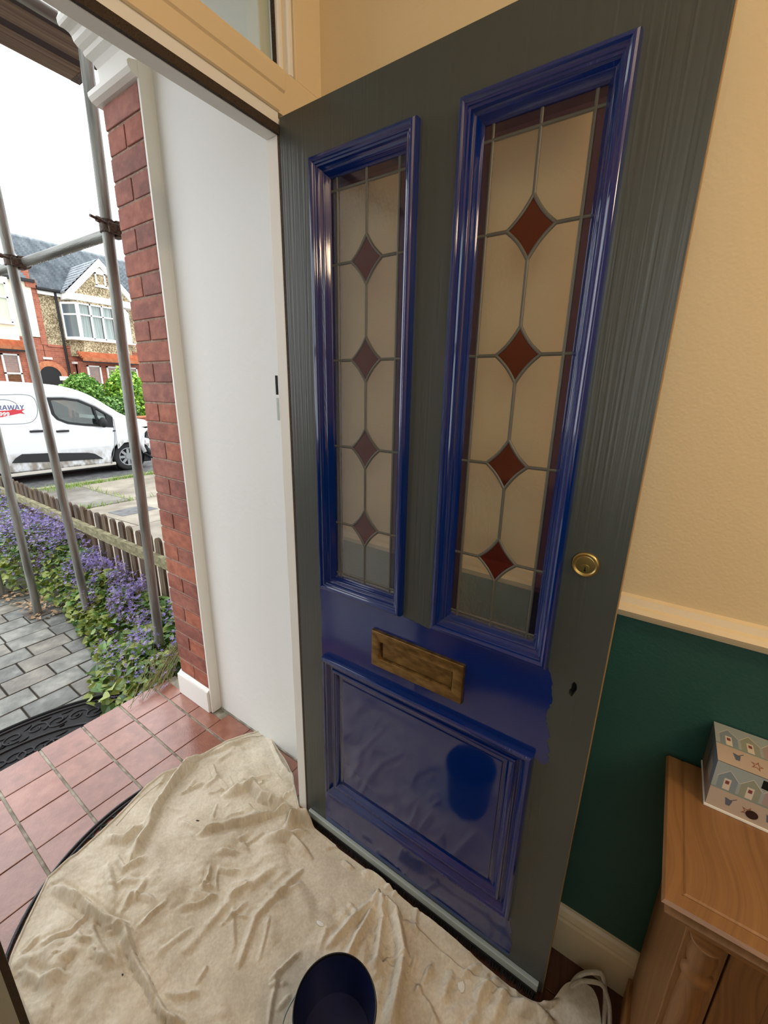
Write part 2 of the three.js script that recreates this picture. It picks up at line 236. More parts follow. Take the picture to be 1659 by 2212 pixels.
// ---------------------------------------------------------------- the porch
{
  const PX = 0.134, PL = -0.891;
  const wr = structure('wall_porch_right', 'smooth white plastered side wall of the porch beside the door', 'wall');
  part('plaster', bx(PX, 0.42, -0.2, 5.6, -0.70, -0.0455), M.whitePlaster, wr);
  const wl = structure('wall_porch_left', 'white plastered side wall of the porch on the far side', 'wall');
  part('plaster', bx(PL - 0.3, PL, -0.2, 5.6, -0.70, -0.1305), M.whitePlaster, wl);
  const cl = structure('ceiling_porch', 'white boarded ceiling of the porch', 'ceiling');
  part('boarding', bx(PL, PX, 2.92, 3.05, -0.70, -0.131), M.white, cl);
  part('lintel', bx(PL - 0.05, PX + 0.05, 2.86, 5.6, -0.94, -0.702), M.white, cl);
  // quarry tiles
  const fl = structure('floor_porch', 'red quarry tiles of the porch step with pale joints', 'tiled floor');
  const t = 0.1551, x0 = 0.0179, z0 = -1.1;
  part('joint_mortar', bx(PL, PX, -0.2, -0.004, z0 + 0.004, -0.0755), M.grout, fl);
  part('side_upstand', bx(PX - 0.006, PX, -0.004, 0.004, -0.70, -0.0455), M.grout, fl);
  for (let j = -1; j < 6; j++) for (let i = 0; i < 7; i++) {
    const xb = j < 0 ? PX - 0.007 : x0 - j * t - 0.0045, xa = Math.max(x0 - (j + 1) * t + 0.0045, PL), za = z0 + i * t + (i ? 0.0018 : 0), zb = Math.min(z0 + (i + 1) * t - 0.0018, -0.08);
    if (j < 0 && za < -0.73) { if (zb < -0.95) { part('quarry_tile', bx(xa, 0.40, -0.014, 0, za, zb, 0.002), M.quarry[3], fl); continue; } if (za < -0.73) { part('quarry_tile', bx(xa, 0.088, -0.014, 0, za, zb, 0.002), M.quarry[1], fl); continue; } }
    const dy = rr(-0.0006, 0.0006);
    part('quarry_tile', bx(xa, xb, -0.014 + dy, dy, za, zb, i ? 0.0018 : 0.003), M.quarry[Math.floor(rnd() * 4)], fl);
  }
  for (let j = -2; j < 6; j++) part('riser_tile', bx(Math.max(x0 - (j + 1) * t + 0.0045, PL), x0 - j * t - 0.0045, -0.15, -0.016, z0 - 0.002, z0 + 0.006, 0.0015), M.quarry[(j + 6) % 4], fl);
  // brick pillars: the right one in view, the left one its twin
  for (const s of [0, 1]) {
    const fx = s ? PL + 0.044 : 0.09, dir = s ? -1 : 1, X = (a, b) => (s ? [fx - b, fx - a] : [fx + a, fx + b]);
    const p = thing('brick_pillar', s ? 'red brick pillar on the left side of the porch, out of sight' : 'red brick pillar with white plinth between the porch wall and the fence', 'pillar', [0, 0, 0], { kind: 'structure' });
    part('mortar_core', bx(...X(0.004, 0.30), 0.10, 2.40, -0.938, -0.709), M.mortar, p);
    const n = 30, h = (2.362 - 0.125) / n;
    for (let k = 0; k < n; k++) {
      const y0 = 0.125 + k * h + 0.0035, y1 = 0.125 + (k + 1) * h - 0.0035, m = () => M.brick[Math.floor(rnd() * 5)];
      const end = -0.9415 + rr(-0.002, 0.003), o = () => rr(-0.0018, 0.0012);
      if (k % 2) { part('brick', bx(...X(o(), 0.215), y0, y1, end, -0.711, 0.004), m(), p); part('brick', bx(...X(0.224, 0.30), y0, y1, end, -0.711, 0.004), m(), p); }
      else {
        const c = -0.826 + rr(-0.012, 0.012);
        part('brick', bx(...X(o(), 0.102), y0, y1, end, c - 0.0035, 0.004), m(), p); part('brick', bx(...X(o(), 0.102), y0, y1, c + 0.0035, -0.711, 0.004), m(), p);
        part('brick', bx(...X(0.111, 0.30), y0, y1, end, -0.711, 0.004), m(), p);
      }
    }
    part('painted_return', bx(...X(-0.001, 0.046), 0, 2.9, -0.7105, -0.699, 0.002), M.white, p);
    part('plinth', bx(...X(-0.012, 0.30), 0, 0.112, -0.955, -0.7115, 0.003), M.white, p);
    const cap = exZ(poly([[-0.012, 0.108], [0.012, 0.130], [0.30, 0.130], [0.30, 0.108]].map(([a, b]) => [fx + dir * a, b])), -0.952, -0.712);
    part('plinth_cap', cap, M.white, p);
    // stepped white corbel on top
    const c = [[0.30, 2.362], [0.02, 2.362], [-0.008, 2.364], [-0.022, 2.370], [-0.030, 2.380], [-0.031, 2.392], [-0.024, 2.400], [-0.010, 2.404], [0.010, 2.410], [0.014, 2.42], [0.012, 2.474], [0.0, 2.487], [-0.022, 2.491], [-0.026, 2.497], [-0.026, 2.502], [-0.040, 2.507], [-0.050, 2.515], [-0.054, 2.526], [-0.060, 2.532], [-0.074, 2.536], [-0.086, 2.534], [-0.090, 2.540], [-0.091, 2.552], [-0.084, 2.566], [-0.084, 2.88], [0.30, 2.88]];
    part('corbel', exZ(poly(s ? c.map(([a, b]) => [fx - a, b]).reverse() : c.map(([a, b]) => [fx + a, b])), -0.968, -0.7), M.white, p);
    part('facade_brick', bx(...X(0.302, 2.6), -0.3, 5.6, -0.935, -0.705), M.brick[0], p);
  }
  const up = structure('wall_upper_front', 'upper floor brick wall above the porch', 'wall');
  part('brickwork', bx(PL - 2.6, PX + 2.6, 5.6, 6.4, -0.94, 0.0), M.brick[1], up);
}
// ---------------------------------------------------------------- the front door
{
  const d = thing('front_door', 'open panelled front door half painted glossy blue over grey undercoat', 'door');
  const W = 0.81, H = 2.03, TH = 0.044, out = [[0.099, 0.365], [0.447, 0.712]], wy = [0.921, 1.928], py = [0.185, 0.70], e = 0.006;
  part('stile', bx(0, TH, 0, H, 0, 0.099 + e), M.grey, d);
  {   // lock stile with the bored hole of the old latch
    const s = poly([[0.712 - e, 0], [W, 0], [W, H], [0.712 - e, H]]);
    s.holes.push(hole([[0.757, 0.876], [0.763, 0.873], [0.767, 0.884], [0.770, 0.893], [0.768, 0.905], [0.763, 0.909], [0.759, 0.901], [0.760, 0.892], [0.756, 0.886]]));
    part('stile', exX(s, 0, TH), M.grey, d);
    part('latch_void', bx(0.018, 0.03, 0.86, 0.92, 0.745, 0.785), M.dark, d);
  }
  part('rail', bx(0, TH, 1.928 - e, H, 0.105, 0.706), M.grey, d);
  part('rail', bx(0, TH, 0.70 - e, 0.921 + e, 0.105, 0.706), M.grey, d);
  part('rail', bx(0, TH, 0, 0.185 + e, 0.105, 0.706), M.grey, d);
  part('muntin', bx(0, TH, 0.927, 1.922, 0.365 - e, 0.447 + e), M.grey, d);
  part('lock_edge', bx(0.002, TH - 0.001, 0.001, H - 0.001, W, W + 0.0012), M.edgeWood, d);
  // bolection mouldings
  const prof = [[0, -0.001], [0.0005, 0.012], [0.002, 0.0175], [0.005, 0.0205], [0.009, 0.021], [0.012, 0.0185], [0.0135, 0.0155], [0.0145, 0.0152], [0.0165, 0.0148], [0.018, 0.0125], [0.0195, 0.0118], [0.021, 0.0112], [0.023, 0.006], [0.026, 0.002], [0.0275, 0.0012], [0.029, 0.0015], [0.031, -0.001], [0.0325, -0.006], [0.035, -0.010], [0.038, -0.013], [0.0385, -0.020]];
  const gy = [wy[0] + 0.037, wy[1] - 0.037], bands = [1.725, 1.5215, 1.318, 1.1145];
  for (const [i, [a, b]] of out.entries()) {
    part('window_moulding', frameRing(a, b, wy[0], wy[1], prof), M.blue, d);
    part('glazing_lining', frameRing(a + 0.036, b - 0.036, wy[0] + 0.036, wy[1] - 0.036, [[0, -0.012], [0.0006, -TH], [-0.02, -TH - 0.0005]]), M.blue, d);
    // leaded light: one group of panes and cames
    const L = new THREE.Group(); L.name = 'leaded_light'; d.add(L);
    const c = (a + b) / 2, gx = 0.016, hw = 0.0955, ib = 0.080, top = 1.867, bot = gy[0] + 0.012, hx = 0.041, hy = 0.0485, cam = [];
    const pane = (nm, pts, m) => part(nm, exX(poly(pts), gx - 0.0012, gx + 0.0012), m, L);
    // diamonds with gently hollow sides
    const side = (p, q, cz, cy, k = 6) => { const r = []; for (let t = 0; t <= k; t++) { const u = t / k, z = lerp(p[0], q[0], u), y = lerp(p[1], q[1], u), f = 1 - 0.20 * 4 * u * (1 - u) * 0.55; r.push([cz + (z - cz) * f, cy + (y - cy) * f]); } return r; };
    const dia = bands.map((y) => { const P = [[c, y + hy], [c + hx, y], [c, y - hy], [c - hx, y]]; return P.map((p, k) => side(p, P[(k + 1) % 4], c, y)); });
    dia.forEach((S) => { pane('diamond_pane', S.flatMap((s) => s.slice(0, -1)), M.red); S.forEach((s) => cam.push(s)); });
    const stops = [top, ...bands, bot];
    for (let k = 0; k + 1 < stops.length; k++) for (const sg of [-1, 1]) {
      const y1 = stops[k], y0 = stops[k + 1], D1 = k > 0 ? dia[k - 1] : null, D0 = k < 4 ? dia[k] : null;
      const q = [];                                // centre edge from top to bottom, then back along the border came
      if (D1) { const s = sg > 0 ? D1[1] : [...D1[2]].reverse().map((p) => p); q.push(...(sg > 0 ? s : [...D1[2]].reverse())); } else q.push([c, y1]);
      if (D0) q.push(...(sg > 0 ? D0[0] : [...D0[3]].reverse())); else q.push([c, y0]);
      pane('clear_pane', [...q, [c + sg * ib, y0], [c + sg * ib, y1]], M.clear);
    }
    cam.push([[c, gy[1]], [c, bands[0] + hy]], ...bands.slice(0, 3).map((y, k) => [[c, y - hy], [c, bands[k + 1] + hy]]), [[c, bands[3] - hy], [c, gy[0]]]);
    for (const y of bands) for (const sg of [-1, 1]) cam.push([[c + sg * hx, y], [c + sg * hw, y]]);
    for (const sg of [-1, 1]) {
      cam.push([[c + sg * ib, gy[1]], [c + sg * ib, gy[0]]]);
      const ys = [top, ...bands.flatMap((y) => [y]), bot];
      for (let k = 0; k + 1 < ys.length; k++) pane('border_pane', [[c + sg * ib, ys[k]], [c + sg * (hw + 0.004), ys[k]], [c + sg * (hw + 0.004), ys[k + 1]], [c + sg * ib, ys[k + 1]]], M.purple);
      pane('border_pane', [[c, top], [c + sg * (hw + 0.004), top], [c + sg * (hw + 0.004), gy[1] + 0.004], [c, gy[1] + 0.004]], M.purple);
      pane('border_pane', [[c, bot], [c + sg * (hw + 0.004), bot], [c + sg * (hw + 0.004), gy[0] - 0.004], [c, gy[0] - 0.004]], M.clear);
    }
    cam.push([[c - hw, top], [c + hw, top]], [[c - hw, bot], [c + hw, bot]]);
    const gs = [];
    for (const pts of cam) for (let k = 0; k + 1 < pts.length; k++) {
      const g = rod(V(0, pts[k][1], pts[k][0]), V(0, pts[k + 1][1], pts[k + 1][0]), 0.0034, 0.0034, 8), p = g.attributes.position;
      for (let n = 0; n < p.count; n++) p.setX(n, p.getX(n) * 0.75); g.translate(gx, 0, 0); gs.push(g);
    }
    part('lead_came', join(gs), M.lead, L);
  }
  // bottom panel
  const pp = [[0, -0.001], [0.0005, 0.012], [0.002, 0.0175], [0.006, 0.021], [0.011, 0.0205], [0.014, 0.017], [0.0155, 0.0165], [0.018, 0.016], [0.021, 0.011], [0.026, 0.005], [0.031, 0.0035], [0.033, 0.0045], [0.035, 0.0095], [0.038, 0.0115], [0.042, 0.011], [0.045, 0.0075], [0.0465, 0.007], [0.049, 0.003], [0.052, -0.003], [0.054, -0.0035], [0.066, -0.0035], [0.0672, -0.0015], [0.0695, -0.0008]];
  part('panel_moulding', frameRing(0.099, 0.712, py[0], py[1], pp), M.blue, d);
  part('bottom_panel', bx(0.0008, 0.02, py[0] + 0.068, py[1] - 0.068, 0.099 + 0.068, 0.712 - 0.068), M.bluePanel, d);
  // painted film on the rails with its ragged brushed edge
  const rag = (p, q, n, amp) => { const r = []; for (let k = 0; k < n; k++) { const t = k / n; r.push([lerp(p[0], q[0], t) + rr(-amp, amp), lerp(p[1], q[1], t) + rr(-amp, amp) * 0.4]); } return r; };
  part('blue_paint', exX(poly([...rag([0.088, 0.690], [0.087, 0.921], 24, 0.0012), ...rag([0.100, 0.930], [0.366, 0.930], 4, 0), ...rag([0.368, 0.916], [0.444, 0.907], 14, 0.002), [0.448, 0.930], [0.710, 0.930], ...rag([0.7155, 0.912], [0.722, 0.898], 4, 0.002), ...rag([0.723, 0.892], [0.729, 0.846], 8, 0.0015), ...rag([0.728, 0.840], [0.721, 0.812], 5, 0.002), ...rag([0.722, 0.804], [0.729, 0.776], 5, 0.002), ...rag([0.734, 0.760], [0.731, 0.735], 5, 0.002), ...rag([0.738, 0.72], [0.741, 0.69], 6, 0.0025), ...rag([0.730, 0.680], [0.714, 0.688], 4, 0.002)]), -0.0006, 0.0002), M.blueFilm, d);
  part('blue_paint', exX(poly([...rag([0.085, 0.034], [0.086, 0.19], 18, 0.0012), [0.105, 0.195], [0.705, 0.195], ...rag([0.713, 0.18], [0.722, 0.10], 10, 0.003), ...rag([0.725, 0.09], [0.720, 0.036], 8, 0.003)]), -0.0006, 0.0002), M.blueFilm, d);
  // letter plate
  const lz = [0.2755, 0.5375], ly = [0.746, 0.851], lp = new THREE.Group(); lp.name = 'letter_plate'; d.add(lp);
  part('brass_frame', frameRing(lz[0], lz[1], ly[0], ly[1], [[0, 0], [0.0005, 0.0095], [0.002, 0.0112], [0.004, 0.0115], [0.024, 0.0115], [0.026, 0.0105], [0.0275, 0.008], [0.0285, 0.0007]]), M.brass, lp);
  part('flap', bx(-0.0034, -0.0014, ly[0] + 0.0295, ly[1] - 0.0315, lz[0] + 0.031, lz[1] - 0.0305, 0.001), M.brass, lp);
  part('slot', bx(-0.0013, -0.0008, ly[0] + 0.026, ly[1] - 0.026, lz[0] + 0.026, lz[1] - 0.026), M.dark, lp);
  // cylinder lock
  const lk = new THREE.Group(); lk.name = 'cylinder_lock'; d.add(lk);
  const turn = (pts, n = 40) => { const g = new THREE.LatheGeometry(pts.map(([r, h]) => new THREE.Vector2(r, h)), n); g.rotateZ(Math.PI / 2); g.translate(0, 1.156, 0.7485); return g; };
  part('rim', turn([[0.0238, -0.001], [0.0238, 0.003], [0.0225, 0.0052], [0.0205, 0.006], [0.019, 0.0052], [0.0175, 0.0035], [0.0165, 0.0035]]), M.brassBright, lk);
  part('cylinder_face', turn([[0.0001, 0.0042], [0.0155, 0.0042], [0.0168, 0.003]]), M.brassBright, lk);
  { const g = new THREE.CylinderGeometry(0.0072, 0.0072, 0.003, 24); g.rotateZ(Math.PI / 2); g.translate(-0.0042, 1.1495, 0.7495); part('plug', g, M.brassBright, lk); }
  part('keyway', [bx(-0.0062, -0.0056, 1.1445, 1.1528, 0.7486, 0.7504), bx(-0.0062, -0.0056, 1.1445, 1.1475, 0.7478, 0.7512)], M.dark, lk);
  // weather bar and brush along the foot
  part('draught_bar', exX(poly([[0.013, 0.010], [0.80, 0.010], [0.80, 0.034], [0.013, 0.034]]), -0.012, 0, 0.002), M.steelBar, d);
  const br = []; for (let z = 0.013; z < 0.802; z += 0.0032) { const l = rr(0.008, 0.013), o = rr(-0.004, 0.002); br.push(rod(V(-0.009 + rr(-0.002, 0.002), 0.011, z), V(-0.021 + o, 0.003 - l, z + rr(-0.002, 0.002)), 0.0014, 0.0009, 4)); }
  part('brush_strip', [bx(-0.0145, -0.002, -0.009, 0.010, 0.013, 0.80), ...br], M.black, d).userData.kind = 'stuff';
}
{
  const p = thing('strike_plate', 'small black metal plate on the edge of the white door jamb', 'plate');
  part('plate', bx(-0.0012, 0.0, 1.439, 1.488, -0.0555, -0.046, 0.0004), M.dark, p);
  const q = thing('hinge_plate', 'small grey metal plate just below the black one on the white jamb', 'plate');
  part('plate', bx(-0.0012, 0.0, 1.372, 1.431, -0.0545, -0.046, 0.0004), M.steelBar, q);
}
// ---------------------------------------------------------------- things in the hall
// dust sheet: a ruled patch between its right and left edges, pulled to the traced far edge, with traced folds
{
  const ridges = [
[[-0.119,-0.506,-0.206,-0.495,-0.290,-0.451,-0.353,-0.395,-0.427,-0.349],20,15],
[[-0.448,-0.473,-0.421,-0.425,-0.358,-0.425,-0.302,-0.455],12,14],
[[-0.175,-0.508,-0.111,-0.519,-0.002,-0.481,0.106,-0.427],9,8],
[[-0.266,-0.237,-0.220,-0.206,-0.166,-0.152,-0.105,-0.114,-0.038,-0.068],14,9],
[[-0.130,-0.289,-0.055,-0.239,-0.061,-0.166,-0.029,-0.068],22,16],
[[-0.073,-0.021,-0.038,-0.019,-0.021,0.041],18,12],
[[-0.142,-0.050,-0.097,0.024,-0.104,0.120],10,12],
[[-0.602,-0.437,-0.575,-0.322,-0.556,-0.222,-0.537,-0.173],16,11],
[[-0.537,-0.173,-0.555,-0.083,-0.557,-0.009,-0.561,0.070,-0.549,0.125],12,9],
[[-0.582,-0.291,-0.624,-0.281,-0.678,-0.316],6,6],
[[-0.628,-0.231,-0.671,-0.236,-0.702,-0.167],10,22],
[[-0.726,-0.282,-0.699,-0.212,-0.671,-0.197],10,12],
[[-0.478,-0.243,-0.518,-0.216],9,9],
[[-0.451,-0.240,-0.490,-0.217],8,9],
[[-0.494,-0.366,-0.527,-0.253],10,12],
[[-0.462,-0.388,-0.466,-0.327,-0.415,-0.312],8,8],
[[-0.441,-0.139,-0.510,-0.142],6,6],
[[-0.421,-0.102,-0.389,-0.065,-0.345,-0.045],6,7],
[[-0.584,-0.262,-0.595,-0.197,-0.596,-0.129],8,9],
[[-0.104,0.120,-0.310,0.097,-0.425,0.155],6,10],
[[-0.328,0.014,-0.386,0.102],5,9],
[[-0.084,-0.441,-0.107,-0.383,-0.112,-0.291],6,6],
[[0.145,-0.373,0.073,-0.220,0.051,-0.131],9,10],
[[-0.277,-0.323,-0.266,-0.260],6,7],
[[-0.207,-0.099,-0.207,-0.068],6,7],
[[-0.276,0.001,-0.377,0.002,-0.452,0.008],5,14],
[[-0.195,0.040,-0.289,0.018],6,14],
[[-0.739,-0.334,-0.696,-0.286,-0.643,-0.279],8,22],
[[0.063,-0.144,0.023,-0.061,-0.024,0.025],14,10],
[[-0.015,-0.113,0.028,-0.107,0.068,-0.107],8,10],
[[-0.061,0.352,-0.126,0.361,-0.181,0.365,-0.232,0.370],10,9],
[[-0.061,0.352,-0.135,0.330,-0.238,0.316],9,9],
[[-0.061,0.352,-0.101,0.395,-0.166,0.426,-0.208,0.448],13,11],
[[-0.066,0.356,-0.072,0.420,-0.138,0.489,-0.187,0.507,-0.265,0.532],20,14],
[[-0.072,0.420,-0.070,0.475,-0.077,0.621,-0.047,0.788],5,6],
[[-0.103,0.508,-0.171,0.522],8,12],
[[-0.093,0.554,-0.153,0.556],8,11],
[[-0.094,0.611,-0.153,0.610],8,12],
[[-0.056,0.688,-0.125,0.682],8,12],
[[-0.047,0.735,-0.116,0.727],8,12],
[[-0.081,-0.026,-0.037,-0.010,-0.026,0.031],14,9],
[[-0.126,-0.018,-0.053,0.037],8,9],
[[-0.040,0.273,-0.023,0.318,-0.018,0.385],10,13],
[[-0.050,0.194,-0.052,0.256],8,12],
[[-0.168,0.533,-0.184,0.591,-0.202,0.623],8,10],
[[-0.058,0.765,-0.039,0.806,-0.045,0.847],14,14]
];
  const polyl = (pts) => { const c = new THREE.CatmullRomCurve3(pts.map(([x, z]) => V(x, 0, z)), false, 'centripetal'); return (t) => { const p = c.getPointAt(clamp(t, 0, 1)); return [p.x, p.z]; }; };
  const right = polyl([[0.150, -0.420], [0.146, -0.385], [0.077, -0.179], [0.020, -0.085], [-0.018, -0.02], [-0.031, 0.08], [-0.027, 0.3], [-0.030, 0.6], [-0.028, 0.79], [-0.004, 0.83], [0.06, 0.865], [0.08, 0.915], [0.02, 0.945], [-0.19, 0.958], [-0.22, 1.05]]);
  const left = polyl([[-0.610, -0.492], [-0.690, -0.405], [-0.742, -0.331], [-0.748, -0.22], [-0.748, -0.05], [-0.752, 0.03], [-0.86, 0.10], [-0.98, 0.3], [-1.02, 0.6], [-1.0, 1.05]]);
  const far = polyl([[0.150, -0.420], [0.100, -0.462], [-0.014, -0.512], [-0.133, -0.528], [-0.260, -0.556], [-0.407, -0.524], [-0.500, -0.506], [-0.567, -0.497], [-0.610, -0.492]]);
  const NU = 330, NV = 470, pos = new Float32Array((NU + 1) * (NV + 1) * 3), uv = new Float32Array((NU + 1) * (NV + 1) * 2), idx = [];
  for (let k = 0; k < 95; k++) { const x = rr(-0.72, 0.02), z = rr(-0.46, 0.85), a = rr(0.1, 1.3) + (k % 4 === 0 ? 1.6 : 0), l = rr(0.03, 0.10); ridges.push([[x, z, x + l * 0.5 * Math.cos(a) + rr(-0.01, 0.01), z + l * 0.5 * Math.sin(a), x + l * Math.cos(a), z + l * Math.sin(a)], rr(2.5, 6.5), rr(4.5, 9)]); }
  const seg = []; for (const [p, h, w] of ridges) for (let i = 0; i + 3 < p.length; i += 2) seg.push([p[i], p[i + 1], p[i + 2], p[i + 3], h / 1000, w / 1000, i === 0, i + 5 >= p.length]);
  const base = (x, z) => Math.max(lerp(0.0045, -0.0105, sm(-0.01, 0.07, z)), lerp(0.0125, 0.0045, sm(1.0, 1.06, Math.hypot((x + 0.352) / 0.455, (z + 0.155) / 0.415))) * (1 - sm(-0.15, -0.08, z)));   // tiles, doormat, sill, boards
  const height = (x, z) => {
    const under = base(x, z); let y = under + 0.003;
    // soft slack and small crumples
    y += 0.020 * (noise(x * 9 + 40, z * 7 + 40, 997, 997, 3) - 0.5) + 0.011 * (noise((x + z * 0.5) * 26 + 90, (z - x * 0.6) * 15 + 90, 997, 997, 4) - 0.5) + 0.0035 * (noise((x - z) * 60 + 90, (z + x) * 34 + 90, 997, 997, 5) - 0.5);
    const best = new Map(); let k = 0;
    for (const s of seg) {
      const ex = s[2] - s[0], ez = s[3] - s[1], l2 = ex * ex + ez * ez, t = clamp(((x - s[0]) * ex + (z - s[1]) * ez) / l2, 0, 1), dx = x - s[0] - t * ex, dz = z - s[1] - t * ez, d2 = dx * dx + dz * dz;
      if (s[6]) k++;
      if (d2 > s[5] * s[5] * 9) continue;
      const sd = (ex * dz - ez * dx) > 0 ? 1.25 : 0.72, q = Math.sqrt(d2) / (s[5] * 0.9 * sd), end = Math.min(s[6] ? 0.35 + 2.2 * t : 1, s[7] ? 0.35 + 2.2 * (1 - t) : 1);
      const h = s[4] * 1.75 * Math.min(end, 1) * (Math.exp(-q * q) - 0.28 * Math.exp(-((q - 1.9) * (q - 1.9)) / 0.6));
      const o = best.get(k); if (o === undefined || Math.abs(h) > Math.abs(o)) best.set(k, h);
    }
    for (const h of best.values()) y += h;
    y = lerp(under + 0.002, y, sm(0.075, 0.125, Math.hypot(x + 0.3709, z - 0.4486)));   // pressed flat under the kettle
    return Math.max(y, under);
  };
  const F0 = right(0), F1 = left(0);
  for (let j = 0; j <= NV; j++) {
    const v = j / NV, R = right(v), L = left(v), pull = Math.pow(1 - v, 6);
    for (let i = 0; i <= NU; i++) {
      const u = i / NU, f = far(u), k = j * (NU + 1) + i;
      const x = lerp(R[0], L[0], u) + pull * (f[0] - lerp(F0[0], F1[0], u)), z = lerp(R[1], L[1], u) + pull * (f[1] - lerp(F0[1], F1[1], u));
      pos.set([x, height(x, z), z], k * 3); uv.set([x / 0.35, z / 0.35], k * 2);
      if (i < NU && j < NV) idx.push(k, k + 1, k + NU + 1, k + 1, k + NU + 2, k + NU + 1);
    }
  }
  const g = new THREE.BufferGeometry(); g.setAttribute('position', new THREE.BufferAttribute(pos, 3)); g.setAttribute('uv', new THREE.BufferAttribute(uv, 2)); g.setIndex(idx); g.computeVertexNormals(); g.userData.ownUV = true;
  const t = thing('dust_sheet', 'crumpled cream cotton dust sheet spread over the doorway floor', 'dust sheet');
  part('cloth', g, M.sheet, t);
  const along = (c, n, dy, a = 0, b = 1) => { const r = []; for (let i = 0; i <= n; i++) { const [x, z] = c(lerp(a, b, i / n)); r.push(V(x, height(x, z) + dy, z)); } return r; };
  part('hem', tube(along(far, 50, 0.001), 0.0036, 200, 7), M.sheet, t);
  part('hem', tube(along(right, 30, 0.001, 0, 0.34), 0.0034, 120, 7), M.sheet, t);
  part('hem', tube(along(left, 30, 0.001, 0, 0.4), 0.003, 120, 7), M.sheet, t);
  const in1 = (u) => { const [x, z] = far(u); return [x - 0.004, z + 0.026 + 0.006 * Math.sin(u * 17)]; };
  part('hem_seam', tube(along(in1, 50, 0.0005, 0.02, 0.75), 0.0014, 200, 6), M.sheet, t);
  // a gathered corner standing up by the skirting
  const c1 = [V(0.05, -0.006, 0.865), V(0.075, 0.02, 0.88), V(0.082, 0.055, 0.905), V(0.088, 0.062, 0.925), V(0.088, 0.03, 0.938), V(0.08, 0.0, 0.945), V(0.03, -0.006, 0.948)];
  part('gathered_fold', [tube(c1, 0.0055, 60, 10), tube(c1.map((p, i) => V(p.x - 0.012, p.y * 0.75, p.z - 0.004 + 0.003 * i)), 0.005, 60, 10)], M.sheet, t);
  const speck = (nm, x, z, a, b, m, r) => { const q = new THREE.SphereGeometry(1, 10, 6); q.scale(a, 0.0012, b); q.rotateY(r); q.translate(x, height(x, z) + 0.0008, z); part(nm, q, m, t); };
  speck('dirt_speck', -0.248, -0.286, 0.0022, 0.0065, M.black, 0.5); speck('dirt_speck', -0.586, -0.08, 0.002, 0.003, M.black, 0);
  speck('paint_spot', -0.22, 0.261, 0.006, 0.013, M.white, 0.2); speck('paint_spot', -0.105, 0.638, 0.014, 0.010, M.white, 0.4);
}
// half-round rubber mat under the sheet: rims and scrolls
{
  const t = thing('rubber_doormat', 'black half-round rubber doormat peeping out under the dust sheet', 'doormat');
  const cx = -0.352, cz = -0.155, rx = 0.455, rz = 0.415, arc = (s, a0, a1, n) => { const r = []; for (let i = 0; i <= n; i++) { const a = lerp(a0, a1, i / n); r.push(V(cx + rx * s * Math.cos(a), 0.0045, cz - rz * s * Math.sin(a))); } return r; };
  part('outer_rim', tube(arc(1.0, 0.62, Math.PI, 60), 0.0052, 160, 8), M.rubber, t);
  part('inner_rim', tube(arc(0.965, 0.66, Math.PI, 60), 0.0048, 160, 8), M.rubber, t);
  for (let k = 0; k < 26; k++) {
    const a = 0.75 + k * 0.09, q = []; for (let i = 0; i <= 16; i++) { const s = i / 16, r = 0.012 + 0.024 * (1 - s), b = s * 7.5 * (k % 2 ? 1 : -1) + a; q.push(V(cx + rx * 0.905 * Math.cos(a) + r * Math.cos(b), 0.004, cz - rz * 0.905 * Math.sin(a) + r * Math.sin(b))); }
    part('scroll', tube(q, 0.0035, 40, 6), M.rubber, t);
  }
  part('band', tube(arc(0.80, 0.7, Math.PI - 0.1, 50), 0.0048, 120, 8), M.rubber, t);
}
// paint kettle
{
  const t = thing('paint_kettle', 'dark paint kettle with blue paint inside standing on the dust sheet', 'bucket', [-0.3709, 0, 0.4486]);
  const lathe = (p) => new THREE.LatheGeometry(p.map(([r, y]) => new THREE.Vector2(r, y)), 72);
  part('body', lathe([[0.0001, -0.0075], [0.070, -0.0075], [0.073, -0.003], [0.0875, 0.158], [0.0882, 0.162]]), M.kettle, t);
  part('rim', lathe([[0.0875, 0.156], [0.0905, 0.160], [0.0912, 0.166], [0.0900, 0.170], [0.0880, 0.1705], [0.0868, 0.167], [0.0866, 0.160]]), M.kettle, t);
  part('paint_coated_inside', lathe([[0.0866, 0.164], [0.0862, 0.150], [0.0765, 0.052], [0.0760, 0.05]]), M.paint, t);
  part('wet_paint', lathe([[0.0001, 0.05], [0.0765, 0.05]]), M.paint, t);
  part('handle', [tube([V(-0.09, 0.15, 0), V(-0.1, 0.1, 0.06), V(-0.06, 0.06, 0.105), V(0, 0.05, 0.112), V(0.06, 0.06, 0.105), V(0.1, 0.1, 0.06), V(0.09, 0.15, 0)], 0.002, 60, 6).rotateY(-Math.PI / 2)], M.steelBar, t);
}
